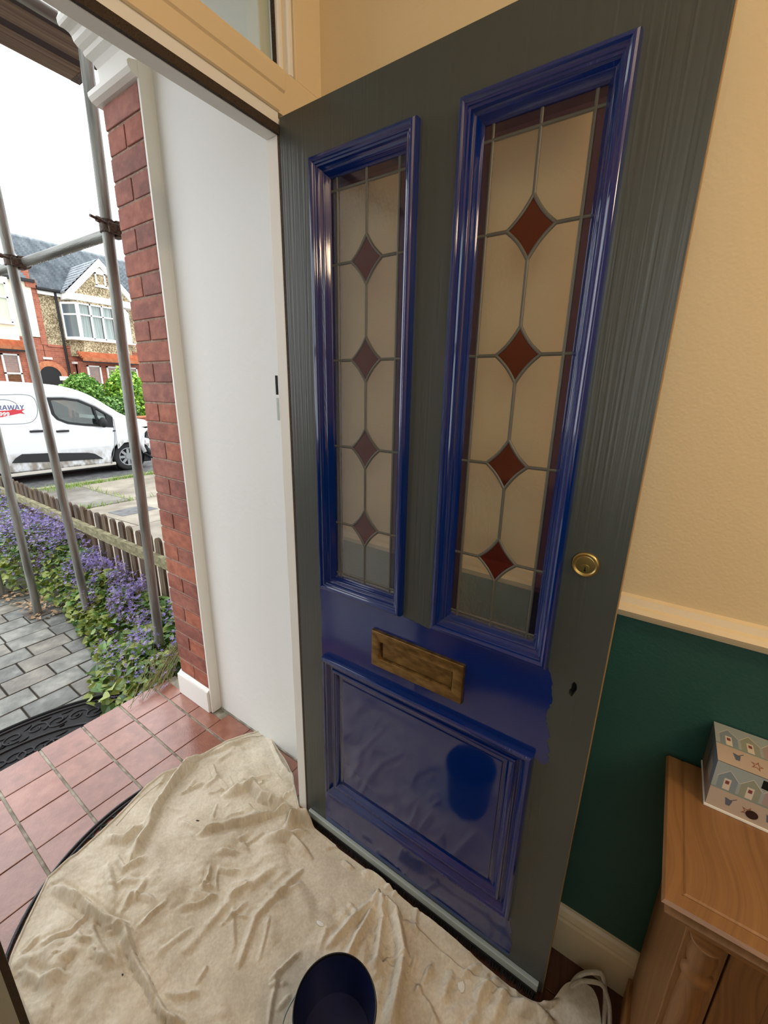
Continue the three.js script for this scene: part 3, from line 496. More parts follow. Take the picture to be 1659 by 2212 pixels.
// hall cupboard
const woodV = (lo, hi, s) => tex(512, (u, v) => { const w = noise(u * 2, v * 4, 2, 4, s) * 0.16, g = fbm(u + w, v, 40, 2, 3, s + 3), f = fbm(u + w, v, 150, 6, 2, s + 7); return tone(lo, hi, clamp(0.65 * ((g - 0.5) * 1.8 + 0.5) + 0.35 * f, 0, 1)); }, true);
M.pineV = mat({ map: woodV([112, 74, 38], [146, 102, 58], 151), rough: 0.5, coat: 0.15, clearcoatRoughness: 0.35, uv: [0.22, 0.5] });
{
  const t = thing('hall_cupboard', 'narrow waxed pine hall cupboard with turned columns against the green wall', 'cupboard');
  const Z0 = 0.972, Z1 = 1.78, X0 = -0.168, X1 = 0.117, top = 0.738;
  // top with moulded edge: nested outlines from underside to upper face
  const rings = [[0.0, 0.700], [-0.012, 0.700], [-0.018, 0.703], [-0.020, 0.708], [-0.014, 0.712], [-0.006, 0.715], [-0.008, 0.720], [-0.016, 0.724], [-0.024, 0.728], [-0.028, 0.733], [-0.024, 0.738], [-0.004, 0.738], [-0.001, 0.7362], [0.002, 0.738], [0.006, 0.7385]];
  const pos = [], q = (o) => [[X0 + o, Z0 + o], [X0 + o, Z1 - o], [X1, Z1 - o], [X1, Z0 + o]];
  for (let k = 0; k + 1 < rings.length; k++) { const A = q(rings[k][0]), B = q(rings[k + 1][0]), ya = rings[k][1], yb = rings[k + 1][1]; for (let i = 0; i < 4; i++) { const j = (i + 1) % 4, P = (c, y) => [c[0], y, c[1]]; pos.push(...P(A[i], ya), ...P(A[j], ya), ...P(B[j], yb), ...P(A[i], ya), ...P(B[j], yb), ...P(B[i], yb)); } }
  const E = q(0.006); pos.push(E[0][0], 0.7385, E[0][1], E[1][0], 0.7385, E[1][1], E[2][0], 0.7385, E[2][1], E[0][0], 0.7385, E[0][1], E[2][0], 0.7385, E[2][1], E[3][0], 0.7385, E[3][1]);
  const g = new THREE.BufferGeometry(); g.setAttribute('position', new THREE.Float32BufferAttribute(pos, 3)); g.computeVertexNormals(); const gc = toCreasedNormals(g, 0.4); gc.setAttribute('uv', new THREE.Float32BufferAttribute(new Float32Array(gc.attributes.position.count * 2), 2));
  part('top', gc, M.pineUp, t);
  part('side_panel', bx(X0 + 0.02, X1 - 0.004, FL, 0.7, Z0 + 0.018, Z0 + 0.036, 0.002), M.pineV, t);
  part('side_panel', bx(X0 + 0.02, X1 - 0.004, FL, 0.7, Z1 - 0.036, Z1 - 0.018, 0.002), M.pineV, t);
  part('back_panel', bx(X1 - 0.012, X1 - 0.004, 0.05, 0.7, Z0 + 0.036, Z1 - 0.036), M.pineV, t);
  part('plinth', bx(X0 + 0.004, X1 - 0.01, FL, 0.085, Z0 + 0.008, Z1 - 0.008, 0.004), M.pine, t);
  part('frieze', bx(X0 + 0.016, X0 + 0.036, 0.655, 0.7, Z0 + 0.02, Z1 - 0.02), M.pine, t);
  for (const [za, zb] of [[Z0 + 0.02, Z0 + 0.07], [Z1 - 0.07, Z1 - 0.02]]) part('stile', bx(X0 + 0.018, X0 + 0.038, 0.085, 0.655, za, zb), M.pineV, t);
  for (const zc of [Z0 + 0.044, Z1 - 0.044]) {
    const pr = [[0.0001, 0.085], [0.022, 0.085], [0.022, 0.12], [0.015, 0.125], [0.019, 0.135], [0.014, 0.145], [0.0175, 0.30], [0.0185, 0.50], [0.016, 0.565], [0.0205, 0.575], [0.0205, 0.588], [0.0135, 0.595], [0.018, 0.605], [0.0195, 0.625], [0.016, 0.642], [0.021, 0.65], [0.021, 0.656], [0.0001, 0.656]].map(([r, y]) => new THREE.Vector2(r, y));
    const c = new THREE.LatheGeometry(pr, 28); c.translate(X0 + 0.018, 0, zc); part('turned_column', c, M.pineV, t);
  }
  const door = new THREE.Group(); door.name = 'cupboard_door'; t.add(door);
  const dz = [Z0 + 0.074, Z1 - 0.074];
  part('door_frame', frameRing(dz[0], dz[1], 0.09, 0.65, [[0, -0.012], [0, 0.0], [0.001, 0.001], [0.052, 0.001], [0.053, 0.0], [0.056, 0.004], [0.062, 0.004], [0.066, -0.004], [0.068, -0.010], [0.0685, -0.012]], X0 + 0.022), M.pineV, door);
  part('door_panel', bx(X0 + 0.032, X0 + 0.038, 0.15, 0.59, dz[0] + 0.06, dz[1] - 0.06), M.pineV, door);
  const kn = new THREE.SphereGeometry(0.014, 20, 14); kn.translate(X0 + 0.006, 0.38, dz[1] - 0.03); part('knob', kn, M.brassBright, door);
}
// tissue box with seaside print
{
  const cv = (fn, w, h) => { const c = document.createElement('canvas'); c.width = w; c.height = h; const x = c.getContext('2d'); fn(x, w, h); const t = new THREE.CanvasTexture(c); t.colorSpace = THREE.SRGBColorSpace; return t; };
  const huts = (x, w, h) => {
    x.fillStyle = '#98a19d'; x.fillRect(0, 0, w, h * 0.55); x.fillStyle = '#b4a391'; x.fillRect(0, h * 0.55, w, h * 0.45);
    const cols = ['#7d8b90', '#8d917f', '#a08d88', '#76828f', '#96938a'];
    for (let k = 0; k < 7; k++) {
      const a = w * (0.03 + k * 0.14), b = w * 0.12, y = h * 0.16, e = h * 0.52;
      x.fillStyle = cols[k % 5]; x.fillRect(a, y + h * 0.12, b, e - y - h * 0.12); x.beginPath(); x.moveTo(a - 6, y + h * 0.13); x.lineTo(a + b / 2, y - h * 0.05); x.lineTo(a + b + 6, y + h * 0.13); x.fill();
      x.strokeStyle = '#cfc7b8'; x.lineWidth = 3; x.beginPath(); x.moveTo(a - 6, y + h * 0.13); x.lineTo(a + b / 2, y - h * 0.05); x.lineTo(a + b + 6, y + h * 0.13); x.stroke();
      x.fillStyle = '#cfc4b2'; x.fillRect(a + b * 0.32, y + h * 0.13, b * 0.36, e - y - h * 0.13); x.fillStyle = '#7a3b3a'; x.fillRect(a + b * 0.4, y + h * 0.17, b * 0.2, h * 0.07);
    }
    x.fillStyle = '#7f8f86'; x.fillRect(0, h * 0.52, w, h * 0.035);
    for (let k = 0; k < 4; k++) {
      const a = w * (0.13 + k * 0.25), y = h * 0.70; x.fillStyle = '#56606e'; x.beginPath(); x.moveTo(a - 20, y - 10); x.lineTo(a + 18, y); x.lineTo(a + 10, y + h * 0.12); x.lineTo(a - 10, y + h * 0.12); x.fill();
      x.strokeStyle = '#3b4048'; x.lineWidth = 4; x.beginPath(); x.moveTo(a + 8, y); x.lineTo(a + 34, y - 22); x.stroke();
      x.strokeStyle = '#8a5540'; x.lineWidth = 5; x.beginPath(); for (let i = 0; i < 11; i++) { const r = i % 2 ? 11 : 28, an = i * Math.PI / 5; x[i ? 'lineTo' : 'moveTo'](a + w * 0.12 + r * Math.cos(an), y + h * 0.08 + r * Math.sin(an)); } x.stroke();
    }
  };
  const front = cv(huts, 768, 320), end = cv((x, w, h) => { x.fillStyle = '#6d7884'; x.fillRect(0, 0, w, h * 0.55); x.fillStyle = '#8a7a70'; x.fillRect(0, h * 0.55, w, h * 0.45); x.fillStyle = '#5c4a40'; x.fillRect(w * 0.35, h * 0.2, w * 0.08, h * 0.6); x.fillStyle = '#a39c90'; x.fillRect(w * 0.55, h * 0.3, w * 0.25, h * 0.35); }, 320, 256);
  const mf = mat({ map: front, rough: 0.5 }), me = mat({ map: end, rough: 0.5 });
  const t = thing('tissue_box', 'small card tissue box printed with beach huts on the cupboard top', 'box', [0, 0, 0]);
  const x0 = 0.026, x1 = 0.137, z0 = 1.004, z1 = 1.226, y0 = 0.7392, y1 = 0.84, s = poly([[z0, y0], [z1, y0], [z1, y1], [z0, y1]]);
  s.holes.push(hole([[z0 + 0.062, y1 - 0.004], [z0 + 0.16, y1 - 0.004], [z0 + 0.16, y1 - 0.028], [z0 + 0.062, y1 - 0.022]]));
  const quad = (a, b, c, d) => { const g = new THREE.BufferGeometry(); g.setAttribute('position', new THREE.Float32BufferAttribute([...a, ...b, ...c, ...a, ...c, ...d], 3)); g.setAttribute('uv', new THREE.Float32BufferAttribute([0, 0, 1, 0, 1, 1, 0, 0, 1, 1, 0, 1], 2)); g.computeVertexNormals(); g.userData.ownUV = true; return g; };
  { const g = exX(s, x0, x0 + 0.0012), p = g.attributes.position, u = g.attributes.uv; for (let i = 0; i < p.count; i++) u.setXY(i, (p.getZ(i) - z0) / (z1 - z0), (p.getY(i) - y0) / (y1 - y0)); g.userData.ownUV = true; part('front_face', g, mf, t); }
  part('top_face', quad([x0, y1, z0], [x0, y1, z1], [x1, y1, z1], [x1, y1, z0]), mf, t);
  part('end_face', quad([x1, y0, z0], [x0, y0, z0], [x0, y1, z0], [x1, y1, z0]), me, t);
  part('end_face', quad([x0, y0, z1], [x1, y0, z1], [x1, y1, z1], [x0, y1, z1]), me, t);
  part('back_face', quad([x1, y0, z1], [x1, y0, z0], [x1, y1, z0], [x1, y1, z1]), me, t);
  part('base', bx(x0 - 0.002, x1, y0, y0 + 0.004, z0 - 0.002, z1 + 0.002), M.white, t);
  { const g = new THREE.CylinderGeometry(0.0085, 0.0085, 0.0006, 24); g.rotateZ(Math.PI / 2); g.translate(x0 - 0.0004, y0 + 0.020, z0 + 0.062); part('printed_dot', g, mat({ color: 0x2a1512, rough: 0.5 }), t); }
  part('inner_dark', bx(x0 + 0.004, x0 + 0.006, y0 + 0.004, y1 - 0.001, z0 + 0.004, z1 - 0.004), M.dark, t);
}
// ceiling pendant of the hall
{
  const t = thing('pendant_lamp', 'warm globe pendant lamp hanging from the hall ceiling', 'lamp', [-0.55, 2.28, 2.1]);
  const glow = new THREE.MeshStandardMaterial({ color: 0xfff0d8, emissive: new THREE.Color(1, 0.80, 0.56), emissiveIntensity: 2.4, roughness: 0.4 });
  const b = new THREE.SphereGeometry(0.09, 32, 20); part('globe', b, glow, t);
  part('cord', rod(V(0, 0.09, 0), V(0, 0.47, 0), 0.004), M.white, t);
  part('ceiling_rose', rod(V(0, 0.45, 0), V(0, 0.47, 0), 0.045), M.white, t);
  const l = new THREE.PointLight(0xffdcb4, 0.75, 0, 2); l.castShadow = true; l.shadow.radius = 4.5; t.add(l);
}
// ---------------------------------------------------------------- the path, fence and flower bed
{
  const pv = structure('path', 'wet grey block paving path leading to the porch step', 'paving');
  part('bedding', bx(-2.2, 0.45, -0.30, -0.158, -5.6, -1.1), M.soil, pv);
  const t = 0.1555;
  for (let k = 0; k < 21; k++) {
    const zb = -1.383 - (k - 2) * t, za = zb - t; let x = 0.34 - rr(0, 0.2);
    if (za < -5.4) break;
    while (x > -1.25) { const w = rr(0.20, 0.245), xa = x - w; const zz = Math.min(zb, -1.104); if (zz - za > 0.02) part('paving_block', bx(xa + 0.004, x - 0.004, -0.20, -0.15 + rr(-0.0015, 0.0015), za + 0.0035, zz - 0.0035, 0.004), M.sett[Math.floor(rnd() * 4)], pv); x = xa; }
  }
  // half-round doormat on the path
  const m = thing('half_round_doormat', 'black half-round scrollwork doormat on the paving below the tiled step', 'doormat');
  const cx = -0.55, cz = -1.118, rx = 0.65, rz = 0.44, Y = -0.143;
  const pts = []; for (let i = 0; i <= 48; i++) { const a = Math.PI * i / 48; pts.push([cx + rx * Math.cos(a), -(cz - rz * Math.sin(a))]); }
  const arc = (s, n = 40, a0 = 0, a1 = Math.PI) => { const r = []; for (let i = 0; i <= n; i++) { const a = lerp(a0, a1, i / n); r.push(V(cx + rx * s * Math.cos(a), Y + 0.006, cz - rz * s * Math.sin(a) - 0.004)); } return r; };
  const outer = poly(pts), holes = [];
  for (let k = 0; k < 60; k++) {
    const a = 0.12 + rnd() * (Math.PI - 0.24), r = Math.sqrt(rr(0.06, 0.78)), px = cx + rx * r * Math.cos(a), pz = -(cz - rz * r * Math.sin(a)) , w = rr(0.012, 0.03), h = rr(0.004, 0.008), q = rr(-0.5, 0.5);
    if (pz < 1.15 || holes.some(([x, z]) => Math.hypot(x - px, (z - pz) * 1.4) < 0.06)) continue; holes.push([px, pz]);
    const hp = []; for (let i = 0; i < 10; i++) { const b = -i * Math.PI / 5, ex = w * Math.cos(b), ey = h * Math.sin(b) + 0.006 * Math.cos(b) * Math.cos(b); hp.push([px + ex * Math.cos(q) - ey * Math.sin(q), pz + ex * Math.sin(q) + ey * Math.cos(q)]); }
    outer.holes.push(hole(hp));
  }
  const g = exZ(outer, 0, 0.009); g.rotateX(-Math.PI / 2); g.translate(0, Y - 0.006, 0); part('mat_base', g, M.coir, m);
  part('rim', tube(arc(0.985), 0.007, 160, 8), M.coir, m);
  for (const [s, k] of [[0.93, 0], [0.62, 1], [0.30, 2]]) part('band', tube(arc(s, 40, 0.05, Math.PI - 0.05), 0.006, 140, 7), M.rubber, m);
  for (let k = 0; k < 34; k++) {
    const a = 0.2 + (k % 17) * 0.17, s = k < 17 ? 0.78 : 0.46, ox = cx + rx * s * Math.cos(a), oz = cz - rz * s * Math.sin(a), q = [];
    for (let i = 0; i <= 18; i++) { const u = i / 18, r = 0.008 + 0.04 * (1 - u), b = u * 8 * (k % 2 ? 1 : -1) + a; q.push(V(ox + r * Math.cos(b), Y + 0.005, Math.min(oz + r * Math.sin(b) * 0.8, cz - 0.004))); }
    part('scroll', tube(q, 0.0042, 44, 6), M.rubber, m);
  }
}
{
  const f = thing('picket_fence', 'weathered brown picket fence with mossy rails beside the path', 'fence');
  let n = 0;
  for (let z = -1.72; z > -6.6; z -= 0.1275) {
    const w = 0.068, s = new THREE.Shape(), y1 = 0.505 + rr(-0.012, 0.012) + 0.008 * (z + 1.7) * -1 * 0.3, tl = rr(-0.006, 0.006); s.moveTo(-w / 2, -0.22); s.lineTo(w / 2, -0.22); s.lineTo(w / 2 + tl, y1 - 0.034); s.absarc(tl, y1 - 0.034, w / 2, 0, Math.PI, false); s.closePath();
    const g = exX(s, 0.500, 0.519, 0.0015); g.translate(0, 0, z + rr(-0.004, 0.004)); part('picket', g, M.picket[n++ % 3], f);
  }
  part('rail', bx(0.462, 0.499, 0.318, 0.388, -3.20, -1.58, 0.003), M.rail, f); part('rail', bx(0.462, 0.499, 0.322, 0.392, -6.6, -3.205, 0.003), M.rail, f);
  part('rail', bx(0.466, 0.499, -0.06, 0.0, -6.6, -1.6, 0.003), M.rail, f); part('rail', bx(0.470, 0.499, 0.238, 0.276, -3.95, -3.0, 0.003), M.rail, f);
  for (const z of [-3.2, -5.0]) part('post', bx(0.520, 0.60, -0.22, 0.44, z - 0.04, z + 0.04, 0.004), M.picket[0], f);
}
const leafMats = [0x4f7a2c, 0x6a9440, 0x3c5f28, 0x93a24a, 0x7f9a5a].map((c) => mat({ color: c, rough: 0.5, transmission: 0.25, thickness: 0 }));
const flowerMats = [0x8b7dba, 0x7668b0, 0xa79cc8].map((c) => mat({ color: c, rough: 0.7 }));
const leafGeo = (() => {   // heart-shaped leaf, folded along its rib
  const o = [[0, 0], [0.22, -0.10], [0.46, 0.02], [0.52, 0.26], [0.38, 0.58], [0.16, 0.86], [0, 1.02]], pos = [];
  for (const s of [1, -1]) for (let i = 0; i + 1 < o.length; i++) { const a = o[i], b = o[i + 1], P = (q) => [q[0] * s, Math.abs(q[0]) * 0.32 - 0.12 * q[1] * q[1], q[1]], R = (t) => [0, -0.12 * t * t, t], r = (a[1] + b[1]) / 2 < 0.5 ? 0.35 : 0.7; pos.push(...P(a), ...P(b), ...R(r)); }
  pos.push(0, 0, 0, 0, -0.0147, 0.35, 0.22, 0.07, -0.1, 0, -0.0147, 0.35, 0, -0.0588, 0.7, 0.38, 0.08, 0.58, 0, -0.0147, 0.35, 0, -0.0588, 0.7, -0.38, 0.08, 0.58);
  const g = new THREE.BufferGeometry(); g.setAttribute('position', new THREE.Float32BufferAttribute(pos, 3)); g.computeVertexNormals(); g.setAttribute('uv', new THREE.Float32BufferAttribute(new Float32Array(pos.length / 3 * 2), 2)); return g;
})();
const flowerGeo = (() => {   // five-pointed star bell
  const pos = [];
  for (let k = 0; k < 5; k++) { const a = k * 1.2566, b = a - 0.42, c = a + 0.42, C = [0, 0, 0], L = [0.42 * Math.sin(b), 0.20, 0.42 * Math.cos(b)], R = [0.42 * Math.sin(c), 0.20, 0.42 * Math.cos(c)], Tp = [Math.sin(a), 0.22, Math.cos(a)], Md = [0.55 * Math.sin(a), 0.30, 0.55 * Math.cos(a)]; pos.push(...C, ...L, ...Md, ...C, ...Md, ...R, ...L, ...Tp, ...Md, ...Md, ...Tp, ...R); }
  const g = new THREE.BufferGeometry(); g.setAttribute('position', new THREE.Float32BufferAttribute(pos, 3)); g.computeVertexNormals(); g.setAttribute('uv', new THREE.Float32BufferAttribute(new Float32Array(pos.length / 3 * 2), 2)); return g;
})();
const instanced = (name, g, m, mats, parent) => { const o = new THREE.InstancedMesh(g, m, mats.length); mats.forEach((x, i) => o.setMatrixAt(i, x)); o.name = name; o.castShadow = o.receiveShadow = true; o.userData.kind = 'stuff'; parent.add(o); return o; };
const place = (x, y, z, s, rx, ry, rz) => new THREE.Matrix4().compose(V(x, y, z), new THREE.Quaternion().setFromEuler(new THREE.Euler(rx, ry, rz, 'YXZ')), V(s, s, s));
{
  const G = -0.15, edge = (z) => 0.06 + 0.07 * Math.sin(z * 2.1 + 1) - 0.10 * sm(-2.9, -3.6, z) - 0.14 * sm(-1.9, -1.45, z);    // the path side of the bed
  const top = (x, z) => { const e = edge(z), t = clamp((x - e) / (0.47 - e), 0, 1); return G + 0.03 + (0.10 + 0.24 * sm(-2.0, -3.4, z) + 0.10 * noise(z * 3 + 50, x * 3 + 50, 991, 991, 8)) * Math.pow(Math.sin(Math.min(t * 1.9, 1.45)), 0.8) + 0.07 * (noise(x * 12 + 50, z * 12 + 50, 991, 991, 9) - 0.4) + 0.10 * sm(0.3, 0.45, x) * sm(-2.3, -1.6, z); };
  const soil = structure('flower_bed', 'dark soil strip of the flower bed along the fence', 'soil'); part('soil', bx(-0.12, 0.60, -0.4, -0.162, -6.4, -1.1), M.soil, soil);
  const bands = [[-1.04, -1.95, 'nearest the brick pillar and spilling over the step'], [-1.95, -2.9, 'around the second scaffold pole'], [-2.9, -4.1, 'below the fence at the left edge'], [-4.1, -6.2, 'at the far end of the fence']];
  bands.forEach(([za, zb, where], bi) => {
    const t = thing('bellflower_plant', `trailing bellflower plant with purple star flowers ${where}`, 'plant', [0, 0, 0], { group: 'bellflowers along the fence' });
    const L = leafMats.map(() => []), F = flowerMats.map(() => []), stems = [], nL = [1500, 1700, 1600, 1200][bi], nF = [1300, 2300, 2400, 1500][bi];
    for (let k = 0; k < nL; k++) {
      const z = lerp(za, zb, rnd()), e = edge(z), x = lerp(e, 0.46, Math.pow(rnd(), 0.8)); if (z > -1.12) continue;
      const H = top(x, z), y = H - 0.09 * rnd() * rnd() - 0.012, s = rr(0.026, 0.055) * (bi ? 1 : 1.15), near = x - e < 0.14;
      L[near && rnd() < 0.5 ? 3 : Math.floor(rnd() * 5)].push(place(x, Math.max(y, G + 0.006), z, s, rr(-0.9, 0.7), rr(0, 6.28), rr(-0.6, 0.6)));
    }
    for (let k = 0; k < nF; k++) {
      const z = lerp(za, zb, rnd()), e = edge(z), x = lerp(e + 0.03, 0.47, Math.pow(rnd(), 0.55)); if (noise(x * 7 + 20, z * 7 + 20, 991, 991, 12) < (bi < 2 ? 0.40 : 0.28) || z > -1.12) continue;
      const H = top(x, z), y = H + rr(-0.015, 0.055) + 0.10 * Math.pow(rnd(), 4); F[Math.floor(rnd() * 3)].push(place(x, y, z, rr(0.011, 0.0165), rr(-0.5, 1.0), rr(2.2, 5.6), rr(-0.5, 0.5)));
      if (rnd() < 0.3) stems.push(rod(V(x, y, z), V(x + rr(-0.05, 0.05), y - rr(0.05, 0.12), z + rr(-0.05, 0.05)), 0.0011, 0.0014, 4));
    }
    if (bi === 0) {   // trails lying over the corner of the tiled step
      for (let k = 0; k < 46; k++) { const a = rnd(), x0 = rr(0.02, 0.34), z0 = rr(-1.16, -1.22), x1 = lerp(-0.13, 0.085, rnd()), z1 = rr(-1.10, -1.0), y1 = 0.012 + 0.03 * a; stems.push(tube([V(x0 + 0.1, -0.02, z0 - 0.05), V(x0, 0.07 + 0.05 * a, z0), V(lerp(x0, x1, 0.6), 0.05 + 0.04 * a, lerp(z0, z1, 0.6)), V(x1, y1, z1)], 0.0012, 10, 4)); if (k % 3 === 0) L[k % 5].push(place(lerp(x0, x1, 0.5), 0.07, lerp(z0, z1, 0.5), rr(0.018, 0.035), rr(-0.6, 0.6), rr(0, 6.28), rr(-0.4, 0.4))); }
      for (let k = 0; k < 40; k++) { const x = rr(-0.02, 0.30), z = rr(-1.24, -1.11); F[k % 3].push(place(x, rr(0.0, 0.10), z, rr(0.012, 0.017), rr(-0.6, 0.9), rr(2, 5.8), 0)); }
      for (const [x, y, z] of [[0.055, 0.02, -1.03], [0.035, 0.016, -1.035], [-0.05, 0.02, -1.075], [0.02, 0.03, -1.06], [0.075, 0.06, -1.07]]) F[2].push(place(x, y, z, 0.017, 0.5, 4, 0));
      for (let k = 0; k < 260; k++) { const x = rr(0.0, 0.40), z = rr(-1.32, -1.10); L[Math.floor(rnd() * 5)].push(place(x, rr(-0.12, 0.06) * (0.4 + x * 2), z, rr(0.02, 0.045), rr(-0.8, 0.8), rr(0, 6.28), rr(-0.6, 0.6))); }
    }
    const dist = (m) => Math.hypot(m.elements[12] + 0.79, m.elements[13] - 1.45, m.elements[14] - 0.84) / m.elements[0 + 0];
    const lone = bi === 0 ? 150 : 0;   // the largest ones in the near plant are single leaves and flowers
    for (const [nm, sets, geo, ms] of [['leaf', L, leafGeo, leafMats], ['flower', F, flowerGeo, flowerMats]]) {
      if (lone) { const all = sets.flatMap((s, i) => s.map((m) => [m, i])).sort((a, b) => b[0].getMaxScaleOnAxis() * 1 - a[0].getMaxScaleOnAxis() + 0.02 * (b[0].elements[13] - a[0].elements[13])); const pick = new Set(all.slice(0, lone).map((q) => q[0])); for (const [m, i] of all.slice(0, lone)) { const o = part(nm, geo, ms[i], t); o.matrixAutoUpdate = true; m.decompose(o.position, o.quaternion, o.scale); } sets.forEach((s, i) => { sets[i] = s.filter((m) => !pick.has(m)); }); }
      sets.forEach((s, i) => s.length && instanced(nm === 'leaf' ? 'foliage' : 'flowers', geo, ms[i], s, t));
    }
    if (stems.length) part('stems', join(stems), mat({ color: 0x7d7548, rough: 0.7 }), t).userData.kind = 'stuff';
  });
  const d = thing('leaf_litter', 'dry brown leaves lying on the path edge beside the bellflowers', 'leaves', [0, 0, 0], { kind: 'stuff' });
  const ms = []; for (let k = 0; k < 170; k++) { const z = rr(-3.7, -2.6), x = edge(z) + rr(-0.16, 0.05); ms.push(place(x, G + 0.008 + rnd() * 0.012, z, rr(0.014, 0.03), rr(-0.3, 0.3), rr(0, 6.28), rr(-0.4, 0.4))); }
  instanced('dry_leaves', leafGeo, mat({ color: 0x9c8262, rough: 0.8 }), ms, d);
}
// ---------------------------------------------------------------- scaffolding
{
  const R = 0.02415, grp = { group: 'scaffold tubes' };
  const along = (a, b, y) => { const t = (y - a.y) / (b.y - a.y); return V(lerp(a.x, b.x, t), y, lerp(a.z, b.z, t)); };
  const std = [[V(0.231, 0.57, -1.40), V(0.270, 2.373, -1.40), 'galvanised upright scaffold pole standing closest to the brick pillar'], [V(0.184, 0.26, -2.3), V(0.162, 2.116, -2.3), 'galvanised upright scaffold pole second from the brick pillar'], [V(0.031, 0.084, -2.75), V(0.036, 0.909, -2.75), 'galvanised upright scaffold pole third from the pillar, near the left edge'], [V(-0.035, 0.058, -3.3), V(-0.035, 1.2, -3.3), 'dark upright scaffold pole cut by the left edge of the picture']];
  const tops = [];
  for (const [a, b, label] of std) { const t = thing('scaffold_tube', label, 'scaffold pole', [0, 0, 0], grp); const p0 = along(a, b, -0.15), p1 = along(a, b, 4.2); part('tube', poleGeo(p0, p1, R), M.galv, t); part('base_plate', bx(p0.x - 0.07, p0.x + 0.07, -0.152, -0.146, p0.z - 0.07, p0.z + 0.07), M.rust, t); tops.push([a, b]); }
  const c1 = along(...tops[0], 2.135), c2 = along(...tops[1], 2.10), dir = c2.clone().sub(c1).normalize(), side = V(dir.z, 0, -dir.x);    // the ledger lies on the far side of the poles
  const off = side.clone().multiplyScalar(side.x > 0 ? 0.052 : -0.052), e0 = c1.clone().addScaledVector(dir, -0.22).add(off), e1 = c2.clone().addScaledVector(dir, 2.2).add(off);
  const h = thing('scaffold_tube', 'wet horizontal scaffold tube clamped between the two tall poles', 'scaffold pole', [0, 0, 0], grp); part('tube', poleGeo(e0, e1, R), M.galv, h);
  const dm = []; for (let k = 0; k < 60; k++) { const p = e0.clone().lerp(e1, rr(0.02, 0.4)); dm.push(place(p.x + rr(-0.006, 0.006), p.y - R - 0.001, p.z, rr(0.0016, 0.003), 0, 0, 0)); }
  instanced('water_drops', new THREE.SphereGeometry(1, 8, 6), mat({ color: 0xdfe6e6, rough: 0.05, transmission: 0.9, thickness: 0.003 }), dm, h);
  for (const [c, label] of [[c1, 'rusty scaffold coupler on the pole beside the brick pillar'], [c2, 'rusty scaffold coupler on the second pole near the left edge']]) {
    const t = thing('scaffold_coupler', label, 'coupler', [c.x, c.y, c.z], { group: 'scaffold couplers' });
    const ring = new THREE.CylinderGeometry(0.0315, 0.0315, 0.05, 24, 1, true); part('collar', [ring, rod(V(0, -0.025, 0), V(0, -0.024, 0), 0.0315, 0.0315, 24), rod(V(0, 0.024, 0), V(0, 0.025, 0), 0.0315, 0.0315, 24)], M.rust, t);
    const o2 = off, rg = rod(V(o2.x, 0, o2.z).addScaledVector(dir, -0.026), V(o2.x, 0, o2.z).addScaledVector(dir, 0.026), 0.0325, 0.0325, 24); part('collar', rg, M.rust, t);
    const f = V(-0.75, 0, 0.65); part('bolt', [rod(V(-0.02, 0.006, 0.03), V(-0.085, 0.012, 0.045), 0.006, 0.006, 10), rod(V(-0.045, 0.008, 0.036), V(-0.058, 0.0095, 0.039), 0.013, 0.013, 6)], M.rust, t);
    part('hinge_flap', [bx(-0.012, 0.05, -0.03, 0.012, 0.028, 0.042, 0.004), bx(0.025, 0.06, -0.035, 0.03, -0.02, 0.03, 0.006)], M.rust, t);
  }
  const Y = 3.0, bd = [[-2.106, -1.958, 'outermost weathered scaffold board over the path seen from below'], [-1.908, -1.772, 'weathered scaffold board next to the galvanised ledger, seen from below'], [-1.652, -1.50, 'dark scaffold board closest to the house above the porch corbel']];
  for (const [a, b, label] of bd) { const t = thing('scaffold_board', label, 'board', [0, 0, 0], { group: 'scaffold boards' }); part('plank', bx(-2.6, 0.56, Y, Y + 0.038, a, b, 0.004), M.plank, t); for (const z of [a, b]) part('shaded_edge', bx(-2.6, 0.52, Y + 0.002, Y + 0.036, z - 0.0008, z + 0.0008), M.shadeEdge, t); part('end_band', bx(0.52, 0.5615, Y - 0.001, Y + 0.039, a + 0.002, b - 0.002), M.rust, t); }  // thin dark strips paint the shade between the boards
  const l = thing('scaffold_tube', 'horizontal galvanised tube between the scaffold boards at the top left', 'scaffold pole', [0, 0, 0], grp); part('tube', poleGeo(V(-2.6, Y + 0.01, -1.715), V(0.62, Y + 0.01, -1.715), R), M.galv, l);
}
